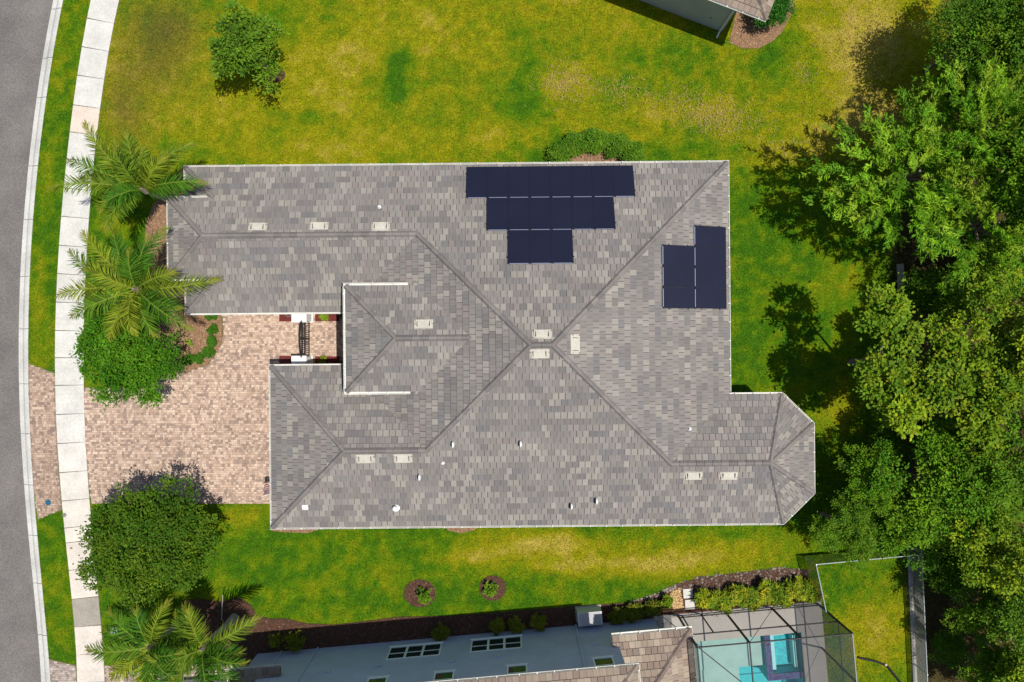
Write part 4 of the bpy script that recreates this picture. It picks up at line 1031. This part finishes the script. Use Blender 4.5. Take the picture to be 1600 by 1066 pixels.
def kit(fn, name, seed, R, zc, hz, *a, r=.16, k=16, bark='bark', **kw):
    me, t = fn(name + '_crown', seed, R, zc, hz, *a, **kw); return me, trunk_mesh(name + '_trunk', zc, r, t, seed, k, material=bark)
K_oak = kit(crown_broad, 'oak', 21, 3.4, 4.0, 2.1, 400, 44, .16, .09, MG, amp=.7, spread=.09, nlobe=20, lobe=.27)
K_oak2 = kit(crown_broad, 'oak_b', 22, 3.4, 4.6, 2.4, 400, 44, .15, .085, OG, amp=.7, spread=.09, nlobe=19, lobe=.28)
K_yg = kit(crown_broad, 'sweetgum', 23, 3.3, 5.0, 2.4, 330, 46, .17, .12, YG, amp=.75, spread=.08, nlobe=18, lobe=.25)
K_yg2 = kit(crown_broad, 'sweetgum_b', 24, 3.3, 4.6, 2.2, 320, 46, .165, .115, YG, amp=.75, spread=.08, nlobe=17, lobe=.26)
K_fe = kit(crown_feather, 'cypress', 25, 3.6, 5.0, 2.8, 120, FG)
K_fe2 = kit(crown_feather, 'cypress_b', 26, 3.6, 5.0, 2.6, 110, FG)
K_dk = kit(crown_broad, 'dark_oak', 27, 3.0, 4.2, 2.0, 420, 40, .15, .085, DG, amp=.5)
K_low = kit(crown_broad, 'understory', 28, 2.2, 1.6, 1.3, 260, 34, .18, .10, OG + MG, amp=.5, r=.07, k=8)

# yard trees
K = kit(crown_broad, 'holly', 31, 2.25, 3.0, 1.7, 170, 46, .19, .09, [(.075, .17, .010), (.11, .22, .012), (.05, .12, .010), (.15, .26, .015)], amp=.55, r=.07, k=10, spread=.12, nlobe=14, lobe=.32)
tree('lawn_tree', 'small bushy green tree on the dry upper lawn near the street', 'tree', 388, 74, 3.0, K)
K = kit(crown_broad, 'ligustrum', 35, 3.15, 2.7, 1.25, 620, 40, .15, .085, [(.050, .165, .006), (.070, .20, .007), (.038, .13, .006), (.095, .225, .010)], amp=.3, r=.09, k=60, bark='barkpale', spread=.08, nlobe=50, lobe=.22)
tree('street_tree', 'dense bright green tree between the palm and the driveway', 'tree', 200, 553, 2.75, K, 1.0, 0, None)
K = kit(crown_broad, 'magnolia', 36, 3.75, 2.9, 1.5, 760, 38, .16, .085, [(.055, .128, .007), (.078, .155, .008), (.040, .10, .007), (.105, .18, .010)], amp=.3, r=.1, k=30, spread=.08, nlobe=60, lobe=.22)
tree('street_tree', 'broad dark green tree on the lawn below the driveway', 'tree', 241, 846, 2.9, K)
# woods: u, v, crown height, kit, scale, rotation, name, label
WOODS = [
    (1528, 56, 4.2, K_dk, .88, 0, 'shade_tree', 'dark green tree in the upper right corner with its shadow on dry grass'),
    (1600, 40, 5.0, K_oak2, 1.0, 1, 'wood_tree', 'olive tree cut by the right edge beside the topmost dark tree'),
    (1440, 270, 5.0, K_fe, 1.10, .4, 'feathery_tree', 'large feathery bright green tree reaching farthest over the lawn'),
    (1545, 200, 5.4, K_fe2, .98, 2.0, 'feathery_tree', 'feathery green tree above and behind the largest feathery tree'),
    (1560, 345, 5.2, K_fe, .92, 3.6, 'feathery_tree', 'feathery green tree below and behind the largest feathery tree'),
    (1630, 270, 5.8, K_oak, 1.0, .7, 'wood_tree', 'green tree at the right edge beyond the feathery trees'),
    (1415, 572, 5.2, K_yg, 1.16, .5, 'broadleaf_tree', 'large yellow green broad leaved tree beside the octagonal roof end'),
    (1570, 500, 5.0, K_yg2, .98, 2.2, 'broadleaf_tree', 'yellow green tree by the right edge just below the bare ground gap'),
    (1580, 625, 5.6, K_yg, 1.05, 4.0, 'broadleaf_tree', 'yellow green tree at the right edge right of the largest broad leaved tree'),
    (1362, 745, 3.2, K_oak, .60, 1.1, 'wood_tree', 'small green tree right beside the octagonal end of the roof'),
    (1325, 825, 3.0, K_oak2, .62, 2.6, 'wood_tree', 'small olive tree below the octagonal roof end and above the corner fence'),
    (1462, 755, 4.4, K_oak, .98, 3.0, 'wood_tree', 'green tree right of the small tree beside the octagonal roof end'),
    (1425, 822, 3.4, K_oak, .70, 5.0, 'wood_tree', 'green tree overhanging the top of the fenced strip of lawn'),
    (1555, 735, 5.0, K_oak2, 1.08, .9, 'wood_tree', 'olive tree at the right edge level with the roof octagon'),
    (1560, 850, 5.0, K_yg2, .90, 1.7, 'broadleaf_tree', 'tall light green tree at the right edge level with the pool corner fence'),
    (1528, 955, 2.2, K_oak, .56, 2.3, 'wood_tree', 'green tree just behind the chain link fence halfway down'),
    (1610, 960, 4.4, K_oak2, .92, 3.9, 'wood_tree', 'olive tree at the right edge behind the lower fence'),
    (1548, 1048, 2.4, K_oak, .62, .2, 'wood_tree', 'green tree in the lower right corner nearest the chain link fence'),
    (1625, 1055, 4.4, K_yg, .85, 5.3, 'broadleaf_tree', 'light green tree cut by the lower right corner'),
]
for u, v, zc, K, sc, rz, nm, lb in WOODS:
    tree(nm, lb, 'tree', u, v, zc, K, sc, rz, 'trees of the wood at the right', zc / (K_fe[0] and {id(K_oak): 4.0, id(K_oak2): 4.6, id(K_yg): 5.0, id(K_yg2): 4.6, id(K_fe): 5.0, id(K_fe2): 5.0, id(K_dk): 4.2}[id(K)]))
UND = [(1440, 455, .62, 'low olive thicket just right of the short pale kerb'), (1560, 395, .9, 'low thicket under the lower edge of the feathery trees'), (1480, 470, .8, 'low green thicket below the feathery tree by the bare ground'), (1545, 430, .9, 'low thicket at the right edge between feathery and yellow green trees'), (1500, 150, .9, 'low dark thicket in the gap below the topmost dark tree'),
       (1590, 140, .9, 'low thicket at the right edge between olive and feathery trees'), (1480, 680, .8, 'low thicket in the dark gap below the largest broad leaved tree'), (1395, 700, .6, 'low thicket between the octagonal roof end and the wood'),
       (1500, 880, .9, 'low thicket behind the top end of the lower chain link fence'), (1482, 1010, .5, 'low thicket against the lower end of the chain link fence'), (1600, 420, .9, 'low thicket half cut by the right edge below the feathery trees'),
       (1370, 790, .65, 'low thicket between the two small trees by the roof octagon'), (1600, 880, .9, 'low thicket half cut by the right edge in the lower wood')]
for k, (u, v, sc, lb) in enumerate(UND):
    tree('thicket', lb, 'shrub', u, v, 1.6 * sc, K_low, sc, k * 1.3, 'thickets under the trees')

# palms -------------------------------------------------------------
def frond_mesh(seed, L_, e0, droop, col, nleaf=62, side_len=.80):
    """one pinnate frond along +X from the origin"""
    rg = np.random.default_rng(seed); n = 26; t = np.linspace(0, 1, n); el = e0 - droop * t ** 1.3
    ds = L_ / (n - 1); x = np.concatenate([[0], np.cumsum(np.cos(el[:-1]) * ds)]); z = np.concatenate([[0], np.cumsum(np.sin(el[:-1]) * ds)])
    yb = .10 * L_ * rg.uniform(-1, 1) * t ** 2; P = np.stack([x, yb, z], 1); T = unit(np.gradient(P, axis=0))
    Q = []; Cc = []
    w = .035 * (1 - .8 * t)
    for i in range(n - 1):
        Q.append([P[i] + [0, w[i], .01], P[i] - [0, w[i], -.01], P[i + 1] - [0, w[i + 1], -.01], P[i + 1] + [0, w[i + 1], .01]]); Cc.append(np.array([.20, .25, .03]))
    for k in range(nleaf):
        s = .10 + .9 * (k + rg.uniform(-.2, .2)) / nleaf; s = min(max(s, .08), .995); f = s * (n - 1); i = min(int(f), n - 2); p = P[i] + (P[i + 1] - P[i]) * (f - i); tt = T[i]
        ll = side_len * (.35 + .65 * math.sin(math.pi * min(s * .85 + .12, 1))) * rg.uniform(.85, 1.1)
        for sg in (-1, 1):
            lat = unit(np.cross(tt, [0, 0, 1.0])) * sg; upv = unit(np.cross(lat, tt)) * sg
            if upv[2] < 0: upv = -upv
            dd = unit(tt * (rg.uniform(.6, 1.25) + 2.5 * s ** 6) + lat * 1.0 + upv * rg.uniform(-.5, .8)); m1 = p + dd * ll * .55; m2 = m1 + unit(dd + np.array([0, 0, -rg.uniform(.3, .9)])) * ll * .5
            wv = unit(tt + lat * rg.uniform(-.3, .3)) * .027; c = np.array(col) * rg.uniform(.5, 1.8); 
            if s > .85: c = c * .6 + np.array([.28, .24, .03]) * .5
            Q.append([p - wv, p + wv, m1 + wv, m1 - wv]); Cc.append(c); Q.append([m1 - wv, m1 + wv, m2 + wv * .15, m2 - wv * .15]); Cc.append(c * 1.05)
    me = quads('frond', np.array(Q), np.array(Cc)); me.materials.append(M['leaf']); return me
def palm(label, u, v, zc, tips, seed, extra=0, group='palms by the street'):
    p = at(u, v, zc); r = thing('palm_tree', label, 'palm', (p.x, p.y, 0), 0, group); rg = random.Random(seed); m = MB()
    m.tube([(0, 0, -.05), (.03, 0, zc * .3), (-.03, .02, zc * .7), (0, 0, zc - .25)], [.24, .17, .15, .13], 12); m.build('trunk', M['barkpale'], r)
    m = MB(); m.tube([(0, 0, zc - .5), (0, 0, zc - .1), (0, 0, zc + .35)], [.14, .2, .05], 10, (.2, .2, .05)); m.build('crownshaft', M['bark'], r)
    fr = []
    for tu, tv in tips:
        q = at(tu, tv, zc) - p; fr.append((math.atan2(q.y, q.x), math.hypot(q.x, q.y)))
    for k in range(extra): fr.append((rg.uniform(0, 6.28), rg.uniform(1.2, 2.4)))
    for k, (az, d) in enumerate(fr):
        e0 = rg.uniform(.35, .75) if d > 1.8 else rg.uniform(.8, 1.2); dr = rg.uniform(.9, 1.35); L_ = d / .88 if d > 1.8 else d / .6
        yl = rg.random(); c = lerp((.042, .122, .008), (.185, .215, .012), yl ** 2.4)
        o = link('frond', frond_mesh(seed * 50 + k, L_, e0, dr, c), None, r); o.location = (0, 0, zc); o.rotation_euler = (rg.uniform(-.25, .25), 0, az)
palm('palm beside the street end of the roof, the upper one of two', 226, 297, 4.4, [(148, 215), (205, 218), (298, 228), (322, 302), (104, 304), (116, 262), (160, 334), (268, 245), (180, 240), (200, 345), (258, 262), (140, 290)], 3, 5)
palm('palm beside the street end of the roof, the lower one of two', 214, 452, 4.4, [(268, 368), (333, 450), (312, 508), (172, 522), (122, 395), (110, 456), (150, 368), (128, 496), (196, 368), (240, 375), (236, 520), (150, 420)], 4, 5)
palm('palm at the bottom edge nearest the sidewalk', 236, 1010, 4.0, [(150, 1015), (165, 985), (275, 938), (215, 955), (180, 1055), (300, 1010), (285, 1055), (235, 1070), (175, 960)], 5, 6)
palm('palm at the bottom edge beside the parked car', 318, 1012, 3.8, [(398, 972), (290, 950), (305, 948), (380, 1048), (340, 1060), (240, 1022), (370, 1010), (270, 1060)], 6, 5)

# shrubs ------------------------------------------------------------
def shrub(name, label, u, v, R, h, pal, seed, n=120, nl=30, ll=.09, lw=.05, sx=1, sy=1, group=None, amp=.15, cat='shrub'):
    me, t = crown_broad(name + '_leaves', seed, R, h * .5, h * .55, n, nl, ll, lw, pal, amp=amp, spread=.2)
    p = at(u, v, h * .5); r = thing(name, label, cat, (p.x, p.y, 0), 0, group); r.scale = (sx, sy, 1)
    link('foliage', me, None, r); mm = MB(); rg = random.Random(seed)
    for k in range(4): a = rg.uniform(0, 6.28); mm.tube([(0, 0, 0), (math.cos(a) * R * .5, math.sin(a) * R * .5, h * .6)], [.03, .012], 5)
    mm.build('stems', M['bark'], r); return r
BX = [(.055, .17, .010), (.07, .20, .012), (.045, .14, .01)]
for k, (u, v, w) in enumerate([(330, 495, 'nearest the roof gutter'), (333, 515, 'second from the roof gutter'), (332, 533, 'third from the roof gutter'), (327, 550, 'at the bend of the row'), (310, 560, 'next to the last in the curved row'), (292, 563, 'at the tree end of the curved row')]):
    shrub('boxwood_ball', 'clipped round boxwood beside the driveway, ' + w, u, v, .33, .55, BX, 60 + k, 110, 26, .06, .035, group='clipped boxwoods in the curved bed', amp=.08)
HG = [(.08, .20, .010), (.11, .235, .012), (.055, .155, .010), (.14, .26, .015)]
# hedge in a half ring by the upper wall
for k, (u, v, sx_) in enumerate([(877, 240, 1), (899, 227, 1), (930, 221, 1.2), (962, 226, 1.05), (986, 240, 1)]):
    shrub('hedge_shrub', 'hedge bush of the half ring on the upper wall, %s' % ('at its street end', 'second from its street end', 'in its middle', 'second from its wood end', 'at its wood end')[k], u, v, .72, .9, HG, 70 + k, 190, 34, .09, .055, sx_, 1, 'half ring of hedge against the house')
shrub('garden_shrub', 'dark green shrub at the corner of the house on the top edge', 1208, 14, 1.15, 1.9, [(.03, .14, .012), (.045, .17, .015), (.025, .11, .01)], 80, 260, 36, .11, .06)
shrub('garden_shrub', 'yellow green plant in the planter under the left wing gutter', 505, 494, .30, .5, [(.25, .33, .02), (.16, .28, .02)], 81, 30, 24, .14, .05)
shrub('garden_shrub', 'yellow flecked plant in the planter by the garage inside the gate', 505, 566, .30, .4, [(.25, .28, .02), (.10, .15, .02)], 82, 30, 24, .14, .05)
shrub('garden_shrub', 'dark shrub in the shaded corner by the entry, on the left wing side', 536, 492, .25, .5, DG, 83, 40, 24, .1, .05)
shrub('garden_shrub', 'dark shrub in the shaded corner by the entry, on the garage side', 536, 569, .25, .5, DG, 84, 40, 24, .1, .05)
shrub('garden_shrub', 'small bright plant in the mulch beside the clipped boxwoods', 298, 535, .22, .3, [(.2, .32, .03)], 85, 18, 20, .13, .05)
shrub('garden_shrub', 'small rose bush in the mulch ring farther from the pool', 662, 931, .5, .6, OG, 86, 34, 22, .12, .075, amp=.5)
shrub('garden_shrub', 'small rose bush in the mulch ring nearer the pool', 767, 921, .48, .6, OG, 87, 32, 20, .12, .075, amp=.5)
DO = [(.16, .19, .014), (.21, .235, .018), (.11, .14, .013)]
for k, (u, v, R, lb) in enumerate([(460, 1003, .62, 'round shrub at the street end of the blue grey wall'), (432, 1000, .4, 'dark low shrub next to the round shrub at the street end'), (687, 988, .5, 'shrub by the triple window farther from the pool'),
        (775, 977, .5, 'first low shrub of the row left of the air conditioner'), (808, 975, .52, 'second low shrub of the row left of the air conditioner'), (842, 972, .5, 'third low shrub of the row left of the air conditioner'),
        (966, 962, .5, 'shrub just right of the air conditioner'), (992, 957, .55, 'second shrub right of the air conditioner'), (1020, 950, .5, 'third shrub right of the air conditioner'), (1042, 940, .35, 'yellow green shrub beside the orange gravel patch')]):
    shrub('garden_shrub', lb, u, v, R, .75, DO if k < 9 else YG, 90 + k, 80, 28, .13, .05, amp=.35)
CR = [(.27, .32, .015), (.38, .38, .02), (.16, .26, .015), (.10, .19, .013)]
for k in range(12):
    u = 1100 + k * 15.5; v = 940 - k * 1.9 + (k % 3) * 6 - 6
    shrub('croton_plant', 'yellow green croton beside the pool, %s in its row' % ('leftmost', 'second from the left', 'third from the left', 'fourth from the left', 'fifth from the left', 'sixth from the left', 'sixth from the right', 'fifth from the right', 'fourth from the right', 'third from the right', 'second from the right', 'rightmost')[k], u, v, .58, .85, CR, 110 + k, 38, 26, .34, .08, group='row of crotons along the pool screen', amp=.4, cat='plant')
# stones edging the pool bed
rk = MB(); rg = random.Random(5)
def stone(b, x, y, r, c):
    prof = [(r * .8, -.02), (r, r * .25), (r * .8, r * .6), (r * .35, r * .75)]; k0 = len(b.v); b.lathe(prof, 7, c, (x, y, 0))
    for i in range(k0, len(b.v)): v = b.v[i]; b.v[i] = (v[0] + rg.uniform(-.25, .25) * r, v[1] + rg.uniform(-.25, .25) * r, v[2] + rg.uniform(-.15, .15) * r)
edge = [at(u, v).xy for u, v in PX_BEDR[:6]]
for a, b_ in zip(edge[:-1], edge[1:]):
    L_ = (b_ - a).length; t = 0
    while t < L_:
        p = a.lerp(b_, t / L_); 
        for row in range(6):
            if row > 0 and rg.random() < .12: continue
            r_ = rg.uniform(.035, .085); c = rg.choice([(.17, .14, .12), (.21, .18, .15), (.10, .08, .07), (.13, .09, .085), (.27, .24, .21)])
            stone(rk, p.x + rg.uniform(-.07, .07), p.y - row * .16 + rg.uniform(-.06, .06), r_, c)
        t += rg.uniform(.10, .16)
edge = [at(u, v).xy for u, v in PX_BEDS[13:18]]
for a, b_ in zip(edge[:-1], edge[1:]):
    L_ = (b_ - a).length; t = 0
    while t < L_ and a.x > 4:
        p = a.lerp(b_, t / L_)
        for row in range(2): stone(rk, p.x + rg.uniform(-.05, .05), p.y - row * .14, rg.uniform(.05, .09), rg.choice([(.26, .22, .18), (.30, .27, .22), (.19, .15, .13)]))
        t += rg.uniform(.13, .2)
tag(stuff(rk.build('edging_stones', M['rock'])), 'grey and brown stones edging the bed beside the pool', 'stones')
pg = wpoly([(1046, 925), (1062, 918), (1068, 950), (1052, 952)]); gv = MB()
for _ in range(420):
    x = rg.uniform(min(p[0] for p in pg), max(p[0] for p in pg)); y = rg.uniform(min(p[1] for p in pg), max(p[1] for p in pg))
    if inpoly(np.array([x]), np.array([y]), pg)[0]: stone(gv, x, y, rg.uniform(.03, .055), rg.choice([(.50, .33, .14), (.58, .42, .22), (.42, .26, .12)])); 
for i in range(len(gv.v)): v = gv.v[i]; gv.v[i] = (v[0], v[1], v[2] + .03)
tag(stuff(gv.build('orange_gravel', M['rock'])), 'small patch of orange gravel beside the pale stepping stones', 'gravel')
for (u, v), lb in (((1074.5, 927), 'upper pale square stepping stone leading to the pool door'), ((1077.5, 944), 'lower pale square stepping stone leading to the pool door')):
    m = MB(); m.prism([(-.27, -.25), (.25, -.27), (.27, .25), (-.25, .27)], .0, .07, (.55, .53, .48)); o = m.build('stepping_stone', M['concrete']); o.location = at(u, v); o.rotation_euler = (0, 0, A2); tag(o, lb, 'stepping stone', 'stepping stones at the pool door')

# ------------------------------------------------------------------ small street things
m = MB(); m.lathe([(.16, 0), (.16, .05), (.13, .056)], 18); o = m.build('meter_cover', M['blue']); o.location = at(76, 785); tag(o, 'round blue meter cover set in the driveway apron', 'meter cover')
m = MB(); m.lathe([(.11, 0), (.11, .06), (.06, .075)], 14); o = m.build('water_valve', M['grey']); o.location = at(101.5, 804.5); tag(o, 'small round grey valve cover at the edge of the sidewalk', 'valve cover')
r = thing('utility_box', 'small square grey utility cover in the grass beside the sidewalk', 'utility cover', at(179, 985), .1)
m = MB(); m.box(-.19, .19, -.16, .16, 0, .07); m.build('lid', M['galv'], r); m = MB(); m.lathe([(.07, .07), (.06, .10)], 12); m.build('handle', M['black'], r)
p0 = at(346, 970); p1 = at(348, 930, 1.0)
m = MB(); m.tube([(0, 0, -.02), p1 - p0], .03, 8); o = m.build('leaning_stake', M['barkpale']); o.location = p0; tag(o, 'thin pale stake leaning over the dark mulch bed', 'stake')
m = MB(); m.tube([at(1340, 1027) + Vector((0, 0, .05)), at(1368, 1033) + Vector((0, 0, .05)), at(1385, 1040) + Vector((0, 0, .05)), at(1408, 1068) + Vector((0, 0, .05))], .06, 8); dh = thing('drain_hose', 'black drain hose crossing the grass between pool screen and fence', 'hose', (0, 0, 0)); m.build('hose', M['black'], dh)
q = at(1383, 1038); m = MB(); m.lathe([(.07, 0), (.07, .10), (.04, .12)], 12, c=(q.x, q.y, 0)); m.build('coupling', M['vent'], dh)

# parked car at the bottom edge ------------------------------------------
car = thing('parked_car', 'pale blue parked car half under the bottom edge by the palms', 'car', at(318, 1083), math.radians(184))
# local +x = front
prof = [(-2.25, .45), (-2.28, .75), (-2.1, .98), (-1.2, 1.05), (1.0, .98), (1.9, .88), (2.22, .70), (2.28, .42)]
m = MB(); secs = []
for yy, sc, dz in ((-.90, .96, -.10), (-.86, .985, -.02), (-.6, 1, .01), (0, 1.0, .03), (.6, 1, .01), (.86, .985, -.02), (.90, .96, -.10)):
    secs.append([(x * sc, yy, z + (dz if z > .6 else 0)) for x, z in prof] + [(2.1 * sc, yy, .22), (-2.1 * sc, yy, .22)])
n = len(secs[0]); V = [p for s_ in secs for p in s_]
m.mesh(V, [(i * n + k, i * n + (k + 1) % n, (i + 1) * n + (k + 1) % n, (i + 1) * n + k) for i in range(6) for k in range(n)] + [tuple(range(n)), tuple(range(7 * n - 1, 6 * n - 1, -1))])
cb = m.build('body', M['carpaint'], car)
def cabin(z0, z1, ins, mt, nm):
    b = [(-1.75, -.80), (1.0, -.80), (1.0, .80), (-1.75, .80)]; t = [(-1.15, -.60), (.25, -.60), (.25, .60), (-1.15, .60)]; m = MB()
    m.mesh([(x, y, z0) for x, y in b] + [(x * 1, y, z1) for x, y in t], [(0, 1, 5, 4), (1, 2, 6, 5), (2, 3, 7, 6), (3, 0, 4, 7), (4, 5, 6, 7)]); return m.build(nm, M[mt], car)
cabin(.98, 1.46, 0, 'carglass', 'windows')
m = MB(); m.prism([(-1.2, -.62), (.3, -.62), (.3, .62), (-1.2, .62)], 1.455, 1.50)
for sy_ in (-1, 1):
    m.bar((1.02, .80 * sy_, 1.0), (.28, .60 * sy_, 1.48), .09, .05); m.bar((-1.77, .80 * sy_, 1.0), (-1.17, .60 * sy_, 1.48), .14, .05); m.bar((-.4, .80 * sy_, 1.0), (-.4, .61 * sy_, 1.47), .08, .04)
m.build('roof_panel', M['carpaint'], car)
for sy_ in (-1, 1):
    m = MB(); m.box(.72, .92, sy_ * .86 if sy_ > 0 else sy_ * 1.08, sy_ * 1.08 if sy_ > 0 else sy_ * .86, 1.0, 1.16); m.build('wing_mirror', M['white'], car)
    m = MB(); m.box(2.1, 2.24, sy_ * .7 - .15, sy_ * .7 + .15, .66, .78); m.build('headlight', M['white'], car)
    for wx_ in (-1.4, 1.4):
        m = MB(); m.tube([(wx_, sy_ * .72, .32), (wx_, sy_ * .93, .32)], .32, 20); w_ = m.build('wheel', M['rubber'], car)
        m = MB(); m.tube([(wx_, sy_ * .92, .32), (wx_, sy_ * .94, .32)], .2, 16); m.build('rim', M['chrome'], w_)
